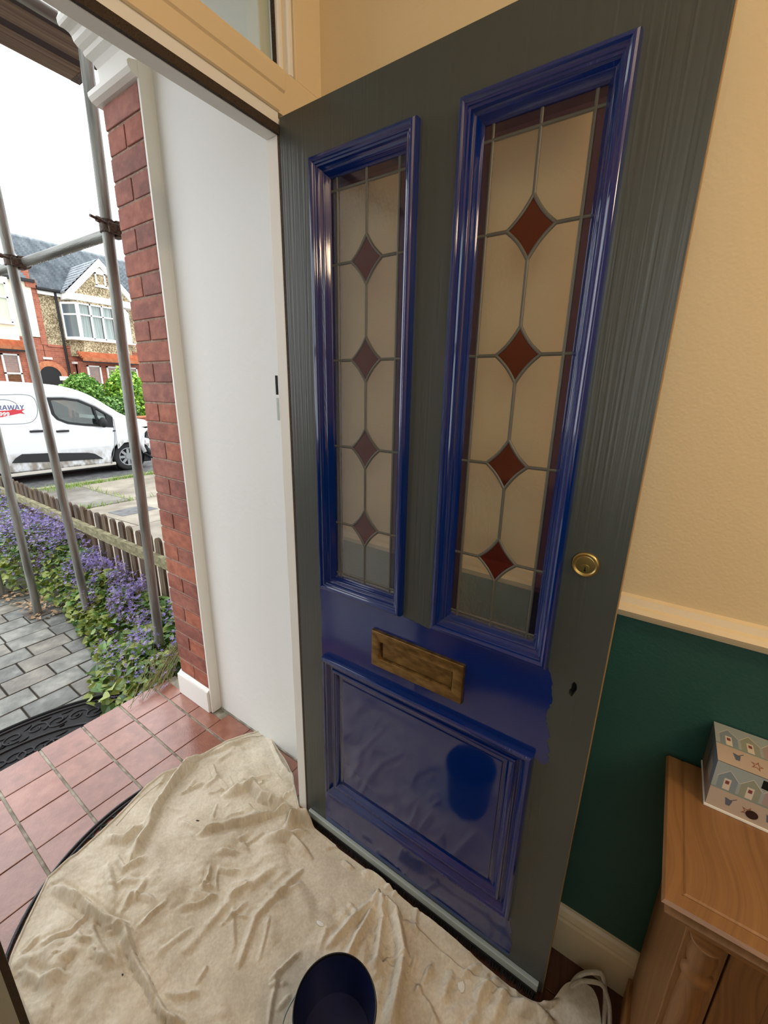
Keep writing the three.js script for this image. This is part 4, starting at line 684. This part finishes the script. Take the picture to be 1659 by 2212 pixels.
// ---------------------------------------------------------------- the neighbour's drive and the street
{
  const d = structure('driveway', 'worn stained concrete slabs of the neighbouring driveway', 'driveway');
  const slope = (z) => lerp(-0.17, -0.40, sm(-2.0, -8.2, z));
  const slab = (x0, x1, z0, z1, m, lift = 0) => { const g = new THREE.BoxGeometry(x1 - x0, 0.1, z1 - z0, 6, 1, 10); g.translate((x0 + x1) / 2, 0, (z0 + z1) / 2); const p = g.attributes.position; for (let i = 0; i < p.count; i++) p.setY(i, p.getY(i) - 0.05 + slope(p.getZ(i)) + lift); g.computeVertexNormals(); part('concrete_slab', g, m, d); };
  slab(0.56, 1.9, -4.6, -0.95, M.concrete[2]); slab(1.915, 4.4, -4.6, -0.95, M.concrete[0]); slab(0.56, 1.62, -6.35, -4.615, M.concrete[0]); slab(1.635, 3.1, -6.3, -4.615, M.concrete[2]); slab(3.115, 6, -6.3, -4.615, M.concrete[1]); slab(0.56, 2.35, -8.55, -6.365, M.concrete[1]); slab(2.365, 3.9, -8.55, -6.315, M.concrete[0]); slab(3.915, 8, -8.55, -6.315, M.concrete[1]); slab(-6, 0.545, -8.55, -6.42, M.concrete[1]);
  slab(1.75, 2.25, -5.75, -5.3, M.asphalt, 0.004);
  const r = structure('road', 'grey asphalt street running past the front gardens', 'road'); part('asphalt', bx(-16, 24, -0.6, -0.42, -15.6, -8.56), M.asphalt, r); part('far_pavement', bx(-16, 24, -0.6, -0.33, -20.5, -15.61), M.concrete[1], r); part('kerb', bx(-16, 24, -0.55, -0.385, -8.70, -8.56, 0.01), M.concrete[2], r);
  const lawn = structure('ground', 'bare earth ground beyond the path', 'ground'); part('earth', bx(-16, -2.2, -0.6, -0.2, -8.55, -0.96), M.soil, lawn); part('earth', bx(-2.2, 0.55, -0.6, -0.305, -8.55, -1.1), M.soil, lawn); part('earth', bx(0.55, 16, -0.7, -0.52, -8.55, -0.96), M.soil, lawn);
  const gr = thing('grass_tufts', 'bright green grass tufts growing in the driveway joints and kerb', 'grass', [0, 0, 0], { kind: 'stuff' }), ms = [];
  const tuft = (x, z, n, sp) => { for (let k = 0; k < n; k++) { const a = x + rr(-sp, sp), b = z + rr(-sp, sp) * 0.4; ms.push(place(a, slope(b) - 0.003, b, rr(0.05, 0.12), rr(-0.5, 0.5), rr(0, 6.28), rr(-0.5, 0.5))); } };
  for (let x = 1.2; x < 5.2; x += 0.1) tuft(x, -8.45 + 0.05 * Math.sin(x * 3), 12 + Math.floor(26 * noise(x * 2.3, 3, 991, 991, 4)), 0.12);
  for (let k = 0; k < 16; k++) { tuft(lerp(1.63, 3.9, k / 16), -6.31, 5, 0.1); tuft(2.36, lerp(-6.3, -8.4, k / 16), 4, 0.06); }
  tuft(1.75, -6.35, 60, 0.22); tuft(1.5, -6.4, 60, 0.2); tuft(0.62, -4.9, 50, 0.1); tuft(0.9, -6.4, 60, 0.25); tuft(0.7, -7.2, 60, 0.25); tuft(2.1, -8.3, 90, 0.3);
  const bl = new THREE.BufferGeometry(); bl.setAttribute('position', new THREE.Float32BufferAttribute([-0.06, 0, 0, 0.06, 0, 0, 0.03, 0.6, 0.08, -0.06, 0, 0, 0.03, 0.6, 0.08, -0.03, 0.6, 0.08, -0.03, 0.6, 0.08, 0.03, 0.6, 0.08, 0, 1, 0.28], 3)); bl.computeVertexNormals(); bl.setAttribute('uv', new THREE.Float32BufferAttribute(new Float32Array(18), 2));
  instanced('grass_blades', bl, mat({ color: 0x7c9a3e, rough: 0.7 }), ms, gr);
}
// ---------------------------------------------------------------- the van
const fonts = await new FontLoader().loadAsync('fonts/droid/droid_sans_bold.typeface.json');
{
  const vp = mat({ map: tex(512, (u, v) => { // white paint with road dirt splashed over the lower doors
    const y = v * 2.2 - 0.5, d = clamp((0.20 - y) / 0.40, 0, 1), n = fbm(u, v, 30, 16, 5, 201), k = clamp(d * 1.0 * n + (n - 0.52) * 1.6 * d, 0, 0.75); return tone([206, 210, 213], [112, 102, 88], k); }, true), rough: 0.28, coat: 0.6, clearcoatRoughness: 0.1 });
  const t = thing('delivery_van', 'white delivery van with a crumpled front end parked in the street', 'van', [0, 0, 0]);
  const zs = -9.4, zf = -11.1;
  const win = [[2.475, 1.185], [2.50, 0.90], [2.56, 0.80], [2.72, 0.715], [3.0, 0.665], [3.52, 0.605], [3.535, 0.80], [3.24, 1.015], [2.97, 1.15], [2.72, 1.185]];
  const s = new THREE.Shape(); s.moveTo(0.15, -0.16); s.lineTo(0.55, -0.18); s.absarc(0.9, -0.10, 0.36, Math.PI + 0.2, -0.2, true); s.lineTo(1.6, -0.19); s.lineTo(3.46, -0.24); s.absarc(3.80, -0.105, 0.35, Math.PI + 0.3, 0.1, true); s.lineTo(4.20, 0.12); s.lineTo(4.24, 0.40); s.lineTo(4.42, 0.56); s.quadraticCurveTo(4.30, 0.68, 3.98, 0.76); s.lineTo(3.74, 0.885); s.lineTo(3.28, 1.22); s.quadraticCurveTo(3.0, 1.40, 2.62, 1.455); s.quadraticCurveTo(2.2, 1.505, 1.4, 1.51); s.lineTo(0.35, 1.47); s.quadraticCurveTo(0.14, 1.46, 0.12, 1.3); s.lineTo(0.10, 0.3); s.closePath();
  const op = s.getPoints(20).filter((p, i, a) => p.distanceTo(a[(i + a.length - 1) % a.length]) > 0.004).map((p) => [p.x, p.y]), sb = poly(op); sb.holes.push(hole(win));
  const body = new THREE.ExtrudeGeometry(sb, { depth: zs - zf - 0.2, bevelEnabled: true, bevelThickness: 0.1, bevelSize: 0.06, bevelOffset: -0.06, bevelSegments: 5, curveSegments: 20 }); body.translate(0, 0, zf + 0.1);
  const gb = toCreasedNormals(clean(body), 0.55), uvA = gb.attributes.uv, pA = gb.attributes.position; for (let i = 0; i < pA.count; i++) uvA.setXY(i, (pA.getX(i) + pA.getZ(i) * 0.7) / 2.2, (pA.getY(i) + 0.5) / 2.2); gb.userData.ownUV = true; part('body', gb, vp, t);
  { const g = exZ(poly([[0.17, 0.18], [3.50, 0.18], [3.53, 0.52], [0.17, 0.52]]), zs - 0.03, zs + 0.0004), p = g.attributes.position, u = g.attributes.uv; for (let i = 0; i < p.count; i++) u.setXY(i, (p.getX(i) + p.getZ(i) * 0.7) / 2.2, (p.getY(i) + 0.5) / 2.2); g.userData.ownUV = true; part('side_skin', g, vp, t); }
  const inset = (pts, d) => { const cx = pts.reduce((a, p) => a + p[0], 0) / pts.length, cy = pts.reduce((a, p) => a + p[1], 0) / pts.length; return pts.map(([x, y]) => [cx + (x - cx) * (1 - d), cy + (y - cy) * (1 - d * 1.6)]); };
  const trim = mat({ color: 0x17191b, rough: 0.7 }), glassM = mat({ color: 0xe2ebe8, rough: 0.03, transmission: 1, thickness: 0, ior: 1.5 });
  const big = inset(win, -0.075), liner = poly(big); liner.holes.push(hole(inset(win, -0.02))); part('cab_lining', exZ(liner, zf + 0.06, zs - 0.07), trim, t);
  for (const z of [zs - 0.045, zf + 0.04]) part('door_glass', exZ(poly(inset(win, -0.04)), z - 0.002, z + 0.002), glassM, t);
  const frm = poly(inset(win, -0.055)); frm.holes.push(hole(inset(win, 0.05))); part('window_seal', exZ(frm, zs - 0.05, zs + 0.002), trim, t);
  part('window_bar', exZ(poly([[3.26, 0.64], [3.30, 0.635], [3.25, 1.0], [3.21, 1.02]]), zs - 0.045, zs + 0.004), trim, t);
  part('quarter_cover', exZ(poly([[3.44, 0.615], [3.525, 0.605], [3.535, 0.80], [3.44, 0.87]]), zs - 0.04, zs + 0.004), trim, t);
  for (const z of [-9.85, -10.6]) { part('seat', [bx(2.48, 2.62, 0.3, 0.86, z - 0.22, z + 0.22, 0.05), bx(2.52, 2.60, 0.86, 1.05, z - 0.12, z + 0.12, 0.04)], mat({ color: 0x4a5156, rough: 0.9 }), t); }
  part('dashboard', bx(3.05, 3.6, 0.3, 0.72, zf + 0.15, zs - 0.15, 0.06), trim, t);
  { const w = new THREE.TorusGeometry(0.17, 0.016, 10, 32); w.rotateY(Math.PI / 2 - 0.3); w.translate(2.98, 0.76, -9.8); part('steering_wheel', w, trim, t); }
  const clad = [[1.69, 0.015], [1.76, 0.10], [1.87, 0.165], [2.29, 0.14], [2.98, 0.075], [3.10, 0.04], [3.25, -0.085], [2.43, -0.045]]; part('door_cladding', exZ(poly(clad), zs - 0.012, zs + 0.022, 0.01), trim, t);
  for (const [x, y] of [[2.165, 0.585], [2.59, 0.56]]) { part('door_handle', bx(x - 0.105, x + 0.115, y - 0.026, y + 0.016, zs - 0.005, zs + 0.035, 0.012), trim, t); part('handle_recess', exZ(poly([[x - 0.06, y + 0.012], [x + 0.06, y + 0.012], [x + 0.04, y + 0.045], [x - 0.03, y + 0.045]]), zs - 0.001, zs + 0.003), mat({ color: 0xb9bec0, rough: 0.4 }), t); }
  const seam = (pts) => part('door_seam', tube(pts.map(([x, y]) => V(x, y, zs + 0.0005)), 0.006, 40, 5), mat({ color: 0x6f7578, rough: 0.6 }), t);
  seam([[3.56, 0.60], [3.55, 0.35], [3.50, 0.10], [3.39, -0.22]]); seam([[2.40, 1.28], [2.37, 0.9], [2.36, 0.4], [2.36, -0.2]]); seam([[1.3, 1.27], [1.75, 1.265], [2.21, 1.235], [2.26, 1.05], [2.22, 0.86], [2.13, 0.765], [2.0, 0.735], [1.3, 0.755]]);
  part('wing_mirror', [(() => { const g = new THREE.SphereGeometry(1, 20, 14); g.scale(0.07, 0.11, 0.09); g.translate(3.32, 0.70, zs + 0.12); return g; })(), rod(V(3.36, 0.62, zs), V(3.33, 0.66, zs + 0.12), 0.02)], trim, t);
  part('bonnet_edge', exZ(poly([[3.60, 0.80], [3.98, 0.775], [4.30, 0.70], [4.47, 0.57], [4.40, 0.55], [4.25, 0.60], [3.9, 0.68]]), zf + 0.25, zs - 0.10, 0.015), vp, t);
  part('crumpled_wing', exZ(poly([[3.58, 0.76], [3.80, 0.65], [4.05, 0.57], [4.21, 0.53], [4.24, 0.46], [4.12, 0.32], [4.08, 0.20], [3.95, 0.24], [3.72, 0.22], [3.58, 0.10]]), zs - 0.02, zs + 0.03, 0.012), vp, t);
  part('torn_bumper', [exZ(poly([[4.10, 0.24], [4.20, 0.30], [4.30, 0.27], [4.36, 0.14], [4.28, 0.08], [4.18, 0.16]]), zs - 0.10, zs - 0.02, 0.01), bx(4.12, 4.44, 0.02, 0.10, zf + 0.3, zs - 0.1, 0.02)], vp, t);
  part('exposed_engine', [bx(4.06, 4.36, -0.28, 0.44, zf + 0.25, zs - 0.14, 0.03), rod(V(4.2, 0.1, zs - 0.10), V(4.34, -0.1, zs - 0.08), 0.05), rod(V(4.1, 0.0, zs - 0.1), V(4.4, -0.22, zs - 0.1), 0.03), rod(V(4.25, 0.3, zs - 0.12), V(4.4, 0.2, zs - 0.12), 0.06)], trim, t);
  part('sill', [bx(1.55, 3.50, -0.255, -0.19, zs - 0.06, zs - 0.005, 0.015)], mat({ color: 0xb8b4aa, rough: 0.5 }), t);
  part('underbody', bx(0.4, 4.1, -0.30, -0.17, zf + 0.15, zs - 0.12), trim, t);
  for (const x of [0.9, 3.80]) for (const z of [zs - 0.14, zf + 0.14]) {
    const w = new THREE.Group(); w.name = 'wheel'; w.position.set(x, -0.105, z); t.add(w);
    const tr = new THREE.LatheGeometry([[0.20, -0.10], [0.27, -0.11], [0.30, -0.095], [0.312, -0.06], [0.315, 0], [0.312, 0.06], [0.30, 0.095], [0.27, 0.11], [0.20, 0.10]].map(([a, b]) => new THREE.Vector2(a, b)), 48); tr.rotateX(Math.PI / 2); part('tyre', tr, mat({ color: 0x1d1d1e, rough: 0.85 }), w);
    const hb = [], sgn = z > -10 ? 1 : -1; const rim = new THREE.TorusGeometry(0.195, 0.014, 8, 40); rim.translate(0, 0, sgn * 0.09); hb.push(rim); for (let k = 0; k < 8; k++) { const a = k * Math.PI / 4, b = new THREE.BoxGeometry(0.15, 0.055, 0.02); b.translate(0.115, 0, sgn * 0.075); b.rotateZ(a); hb.push(b); } const hc = new THREE.CylinderGeometry(0.06, 0.07, 0.04, 24); hc.rotateX(Math.PI / 2); hc.translate(0, 0, sgn * 0.08); hb.push(hc); part('wheel_trim', join(hb), mat({ color: 0x8c9092, rough: 0.4, metal: 0.5 }), w);
    const dk = new THREE.CylinderGeometry(0.205, 0.205, 0.02, 32); dk.rotateX(Math.PI / 2); dk.translate(0, 0, sgn * 0.03); part('brake_disc', dk, trim, w);
  }
  part('arch_liner', (() => { const g = new THREE.CylinderGeometry(0.36, 0.36, 0.5, 32, 1, true, -Math.PI / 2, Math.PI); g.rotateX(Math.PI / 2); g.translate(3.80, -0.105, zs - 0.30); return g; })(), trim, t);
  // signwriting
  const text = (str, size, x, y, m, sk = 0.12) => { const g = new TextGeometry(str, { font: fonts, size, depth: 0.002, curveSegments: 4 }); const p = g.attributes.position; for (let i = 0; i < p.count; i++) p.setX(i, p.getX(i) + sk * p.getY(i)); g.translate(x, y, zs + 0.001); return g; };
  const navy = mat({ color: 0x4a4c78, rough: 0.4 }), redM = mat({ color: 0xb3202f, rough: 0.4 }), silver = mat({ color: 0x8c9196, rough: 0.4 });
  part('lettering', text('RAWAY', 0.083, 1.655, 0.995, navy), navy, t);
  part('ribbon', exZ(poly([[1.2, 0.845], [1.70, 0.865], [1.98, 0.925], [2.05, 0.905], [2.01, 0.96], [2.07, 1.01], [1.97, 0.985], [1.90, 1.005], [1.84, 0.985], [1.2, 0.95]]), zs, zs + 0.0012), redM, t);
  part('phone_number', text('50999', 0.066, 1.565, 0.888, M.white).translate(0, 0, 0.0012), mat({ color: 0xf0f0ee, rough: 0.4 }), t);
  part('logo_arc', (() => { const r = []; for (let i = 0; i <= 24; i++) { const a = lerp(0.25, Math.PI - 0.2, i / 24); r.push(V(1.765 + 0.20 * Math.cos(a), 1.055 + 0.125 * Math.sin(a), zs + 0.001)); } return tube(r, 0.008, 60, 5); })(), silver, t);
}
// ---------------------------------------------------------------- houses across the street
{
  const brickT = mat({ map: tex(512, (u, v) => { const r = Math.floor(v * 32), f = (v * 32) % 1, x = (u * 10 + (r % 2) * 0.5) % 1, c = Math.floor(u * 10 + (r % 2) * 0.5) % 10, j = f < 0.12 || x < 0.045; return j ? [0.60, 0.50, 0.44] : tone([140, 76, 56], [178, 104, 80], hash(c, r, 7) * 0.7 + 0.3 * fbm(u, v, 20, 20, 2, 301)); }, true), rough: 0.9, uv: [2.25, 2.4] });
  const dash = mat({ map: tex(512, (u, v) => tone([104, 90, 66], [196, 182, 150], clamp(0.5 + (fbm(u, v, 70, 70, 2, 311) - 0.5) * 2.0 + (fbm(u, v, 6, 6, 3, 315) - 0.5) * 0.8, 0, 1)), true), rough: 0.95, bumpMap: T.fine, bumpScale: 0.02, uv: [2.2, 2.2] });
  const stucco = mat({ color: 0xe4ddc4, rough: 0.8 }), wp = mat({ color: 0xeeeeea, rough: 0.5 }), slate = mat({ map: mottled([104, 112, 118], [148, 156, 160], 24, 8, 321), rough: 0.6, uv: [2, 2] }), clay = mat({ map: mottled([176, 104, 70], [204, 136, 98], 22, 14, 325), rough: 0.8, uv: [1.4, 1.4] }), darkM = mat({ color: 0x18181a, rough: 0.7 });
  const gl = mat({ color: 0x5d6a70, rough: 0.05, metal: 0, coat: 1 }), net = mat({ map: tex(128, (u, v) => tone([120, 128, 130], [206, 210, 208], fbm(u, v, 24, 2, 2, 331)), true), rough: 0.8, uv: [0.6, 2] });
  const Z = -20;
  // stepped tile courses on a slope between (y0, z0) and (y1, z1), ribs across
  const tiles = (x0, x1, y0, z0, y1, z1, n, slantL = 0, slantR = 0) => { const out = [], dy = (y1 - y0) / n, dz = (z1 - z0) / n, len = Math.hypot(dy, dz), nx = V(0, -dz / len, dy / len); for (let k = 0; k < n; k++) { const a = x0 + slantL * k / n, b = x1 + slantR * k / n, ya = y0 + k * dy, za = z0 + k * dz, P = (x, t, h) => [x, ya + dy * t + nx.y * h, za + dz * t + nx.z * h]; const lo = 0.13, q = [[P(a, 0, lo), P(b, 0, lo), P(b, 1.05, 0.01), P(a, 1.05, 0.01)], [P(a, 0, -0.02), P(b, 0, -0.02), P(b, 0, lo), P(a, 0, lo)]]; for (const [A, B, C, D] of q) out.push(...A, ...B, ...C, ...A, ...C, ...D); } const g = new THREE.BufferGeometry(); g.setAttribute('position', new THREE.Float32BufferAttribute(out, 3)); g.computeVertexNormals(); g.setAttribute('uv', new THREE.Float32BufferAttribute(new Float32Array(out.length / 3 * 2), 2)); return g; };
  const windowAt = (par, x0, x1, y0, y1, z, cols, trans, curtain = net) => {
    const w = new THREE.Group(); w.name = 'window'; par.add(w); const f = 0.05;
    const bars = [bx(x0, x1, y0, y0 + f, z - 0.05, z + 0.03), bx(x0, x1, y1 - f, y1, z - 0.05, z + 0.03)]; for (let k = 0; k <= cols; k++) { const x = lerp(x0 + f / 2, x1 - f / 2, k / cols); bars.push(bx(x - f / 2, x + f / 2, y0, y1, z - 0.05, z + 0.03)); } if (trans) bars.push(bx(x0, x1, trans - f / 2, trans + f / 2, z - 0.05, z + 0.03)); part('window_frame', join(bars), wp, w);
    for (let k = 0; k < cols; k++) { const a = lerp(x0 + f / 2, x1 - f / 2, k / cols) + 0.02, b = lerp(x0 + f / 2, x1 - f / 2, (k + 1) / cols) - 0.02; for (const [p, q] of trans ? [[y0 + 0.04, trans - 0.02], [trans + 0.02, y1 - 0.04]] : [[y0 + 0.04, y1 - 0.04]]) { part('curtain', bx(a + 0.03, b - 0.03, p, q, z - 0.12, z - 0.10), curtain, w); part('pane', bx(a, b, p, q, z - 0.03, z - 0.022), M.pane, w); } }
    part('window_dark', bx(x0, x1, y0, y1, z - 0.2, z - 0.16), darkM, w); part('sill', bx(x0 - 0.05, x1 + 0.05, y0 - 0.06, y0, z - 0.05, z + 0.09, 0.01), wp, w);
  };
  const h = thing('terraced_house', 'pebbledash terraced house with white gabled bay opposite the porch', 'house');
  part('brick_wall', bx(6.02, 11.5, -0.4, 2.96, Z - 4, Z), brickT, h); part('pebbledash_wall', bx(6.16, 11.5, 2.96, 4.95, Z - 4, Z - 0.02), dash, h); part('brick_strip', bx(5.97, 6.16, 2.96, 5.25, Z - 4, Z + 0.03), brickT, h); part('brick_band', bx(6.16, 7.0, 2.90, 2.99, Z, Z + 0.04), brickT, h);
  part('roof', tiles(6.12, 11.5, 4.93, Z + 0.15, 7.55, Z - 4, 22), slate, h); part('ridge_tiles', rod(V(5.9, 7.6, Z - 4), V(11.5, 7.6, Z - 4), 0.09, 0.09, 10), slate, h); part('eaves_board', bx(6.14, 7.1, 4.78, 4.94, Z, Z + 0.1), wp, h); part('gutter', rod(V(6.1, 4.95, Z + 0.17), V(7.15, 4.95, Z + 0.17), 0.06, 0.06, 12), darkM, h); part('party_wall', [bx(5.86, 6.1, 5.1, 6.0, Z - 2, Z - 0.3), bx(5.80, 6.1, 4.95, 5.15, Z - 1, Z + 0.12)], brickT, h);
  part('drainpipe', [rod(V(6.71, -0.4, Z + 0.09), V(6.70, 4.9, Z + 0.09), 0.045, 0.045, 12)], darkM, h);
  // bay
  const B = Z + 0.6; const plan = (y0, y1, d) => exZ(poly([[6.90 + d, -Z], [9.32 - d, -Z], [8.93 - d * 0.6, -B + d], [7.20 + d * 0.6, -B + d]]), y0, y1).rotateX(-Math.PI / 2); part('bay_wall', plan(2.6, 3.25, 0.0), dash, h); part('bay_wall', plan(4.58, 4.72, 0.0), dash, h); part('bay_room', plan(3.25, 4.58, 0.2), darkM, h); part('bay_fascia', bx(6.88, 9.45, 4.68, 4.93, Z, B + 0.04, 0.02), wp, h);
  part('gable', exZ(poly([[7.05, 4.93], [9.35, 4.93], [8.22, 6.2]]), B - 0.3, B - 0.05), dash, h);
  part('bargeboard', [exZ(poly([[6.86, 4.90], [7.12, 4.90], [8.22, 6.08], [8.22, 6.36]]), B - 0.06, B + 0.06), exZ(poly([[9.58, 4.90], [9.32, 4.90], [8.22, 6.08], [8.22, 6.36]]), B - 0.06, B + 0.06)], wp, h);
  for (const s of [-1, 1]) { const pos = [], n = 9; for (let k = 0; k < n; k++) { const f = (t) => [8.22 + s * 1.38 * t, 6.36 - 1.44 * t], [xa, ya] = f(k / n), [xb, yb] = f((k + 1) / n), z0 = B + 0.03, z1 = Z - 2.2; for (const q of [[[xa, ya + 0.01, z0], [xb, yb + 0.05, z0], [xb, yb + 0.05, z1], [xa, ya + 0.01, z1]], [[xb, yb + 0.05, z0], [xb, yb - 0.02, z0], [xb, yb - 0.02, z1], [xb, yb + 0.05, z1]]]) pos.push(...q[0], ...q[1], ...q[2], ...q[0], ...q[2], ...q[3]); } const g = new THREE.BufferGeometry(); g.setAttribute('position', new THREE.Float32BufferAttribute(pos, 3)); g.computeVertexNormals(); g.setAttribute('uv', new THREE.Float32BufferAttribute(new Float32Array(pos.length / 3 * 2), 2)); part('gable_roof', g, slate, h); }
  windowAt(h, 8.02, 8.40, 5.36, 5.84, B - 0.03, 1, 0); part('gable_window_hood', exZ(poly([[7.98, 5.84], [8.44, 5.84], [8.21, 6.02]]), B - 0.06, B + 0.02), wp, h);
  windowAt(h, 7.18, 8.95, 3.28, 4.60, B, 4, 4.17);
  for (const s of [0, 1]) { const g = new THREE.Group(); g.name = 'window'; h.add(g); const xa = s ? 8.95 : 7.18, xb = s ? 9.34 : 6.86; const e = (a, y0, y1, w = 0.05) => { const x = lerp(xa, xb, a), z = lerp(B, Z, a); return bx(x - w, x + w, y0, y1, z - w, z + w); }; const sl = (y0, y1, o = 0) => exZ(poly([[xa, 0], [xb, 0], [xb, 0.01], [xa, 0.01]]), 0, 0.01) && new THREE.BoxGeometry(Math.hypot(xb - xa, B - Z), y1 - y0, 0.06).rotateY(s ? Math.atan2(B - Z, xb - xa) : -Math.atan2(B - Z, xa - xb) ).translate((xa + xb) / 2, (y0 + y1) / 2, (B + Z) / 2 + o); part('window_frame', join([e(0, 3.28, 4.6), e(1, 3.28, 4.6), sl(3.24, 3.34), sl(4.14, 4.2), sl(4.54, 4.62)]), wp, g); part('pane', sl(3.34, 4.54, -0.03), gl, g); }
  part('bay_sill', bx(6.80, 9.40, 3.20, 3.27, Z, B + 0.08, 0.02), wp, h);
  part('canopy', tiles(6.90, 9.6, 2.42, B + 0.45, 2.72, B - 0.12, 5), clay, h); part('canopy_gutter', bx(6.92, 9.6, 2.36, 2.43, B + 0.30, B + 0.42), darkM, h);
  part('bay_brick', bx(7.0, 9.35, -0.4, 2.4, Z, B - 0.15), brickT, h); windowAt(h, 7.22, 7.72, 0.55, 2.26, B - 0.10, 1, 1.5, gl); windowAt(h, 7.95, 8.50, 0.55, 2.26, B - 0.10, 1, 1.5, gl); windowAt(h, 8.7, 9.2, 0.55, 2.26, B - 0.10, 1, 1.5, gl);
  part('porch_stone', [bx(5.92, 6.22, 2.42, 2.50, Z, Z + 0.06), bx(6.88, 7.12, 2.30, 2.38, Z, Z + 0.25), bx(6.34, 6.64, 1.64, 1.80, Z, Z + 0.07)], wp, h); part('porch_post', bx(7.0, 7.1, 1.2, 2.3, Z, Z + 0.12), wp, h);
  { const a = new THREE.Shape(); a.moveTo(5.72, 0); a.lineTo(5.72, 1.80); a.absarc(6.07, 1.80, 0.36, Math.PI, 0, true); a.lineTo(6.43, 0); a.closePath(); part('arched_doorway', exZ(a, Z + 0.0, Z + 0.045, 0, 2, 24), darkM, h); const r = new THREE.Shape(); r.absarc(6.07, 1.80, 0.56, 0, Math.PI, false); r.absarc(6.07, 1.80, 0.36, Math.PI, 0, true); r.closePath(); part('brick_arch', exZ(r, Z, Z + 0.06, 0, 2, 24), clay, h); }
  const L = thing('terraced_house', 'cream rendered terraced house at the left edge of the view', 'house');
  part('brick_wall', bx(0.5, 6.0, -0.4, 3.2, Z - 4, Z), brickT, L); part('cream_wall', bx(0.5, 5.66, 3.2, 5.2, Z - 4, Z + 0.0), stucco, L); part('cream_panel', bx(5.63, 5.96, 3.22, 5.15, Z, Z + 0.05), stucco, L); part('cream_bay', bx(3.2, 5.20, 2.9, 5.1, Z, Z + 0.4), stucco, L);
  part('roof', tiles(0.5, 5.85, 5.2, Z + 0.1, 7.5, Z - 4, 20), slate, L); part('gutter', [bx(4.9, 6.08, 5.12, 5.22, Z, Z + 0.2)], darkM, L); part('white_gable', exZ(poly([[3.2, 5.25], [5.95, 5.25], [5.92, 6.05], [5.60, 6.60], [4.6, 7.3]]), Z - 0.9, Z - 0.5), wp, L);
  windowAt(L, 4.40, 5.10, 3.58, 4.90, Z + 0.44, 1, 4.42); part('canopy', tiles(3.2, 5.3, 2.68, Z + 0.75, 2.95, Z + 0.35, 5), clay, L); part('canopy_gutter', bx(3.2, 5.3, 2.60, 2.68, Z + 0.55, Z + 0.72), darkM, L); part('bay_brick', bx(3.2, 5.25, -0.4, 2.65, Z, Z + 0.35), brickT, L); windowAt(L, 4.55, 5.06, 0.8, 2.52, Z + 0.42, 1, 1.84);
  const bush = (name, label, x, y, z, rx, ry, cs) => { const t = thing(name, label, 'bush', [0, 0, 0]); cs.forEach((c, ci) => { const ms = []; for (let k = 0; k < 1500; k++) { const a = rr(0, 6.28), u = rr(-1, 1), q = Math.cbrt(rr(0.35, 1)) * (0.86 + 0.28 * noise(a * 2 + 20, u * 3 + 20, 991, 991, 40)), r = Math.sqrt(1 - u * u); ms.push(place(x + rx * q * r * Math.cos(a), y + ry * q * u, z + rx * q * r * Math.sin(a), rr(0.06, 0.12), rr(-1, 1), rr(0, 6.28), rr(-1, 1))); } instanced('foliage', leafGeo, mat({ color: c, rough: 0.6 }), ms, t); }); part('stem', rod(V(x, -0.4, z), V(x, y, z), 0.05, 0.03, 8), M.soil, t); };
  bush('round_bush', 'rounded light green bush in front of the brick house behind the van', 5.72, 1.15, -16.4, 0.58, 0.66, [0x6e9a44, 0x8fb55a, 0x4f7a30]);
  bush('tall_bush', 'tall bright yellow-green shrub beside the van bonnet', 7.25, 1.0, -16.6, 0.72, 1.10, [0x86b23e, 0xa2c850, 0x5c8a2e]);
  bush('low_bush', 'low dark green shrub behind the van windscreen', 6.4, 0.55, -15.9, 0.75, 0.5, [0x54803a, 0x7a9f52, 0x3f6428]);
  const w = thing('garden_wall', 'low red brick garden wall behind the van', 'wall'); part('brickwork', bx(0, 14, -0.4, 0.35, -15.5, -15.3), brickT, w); part('coping', bx(0, 14, 0.35, 0.42, -15.54, -15.26, 0.02), clay, w);
}
renderer.render(scene, camera);
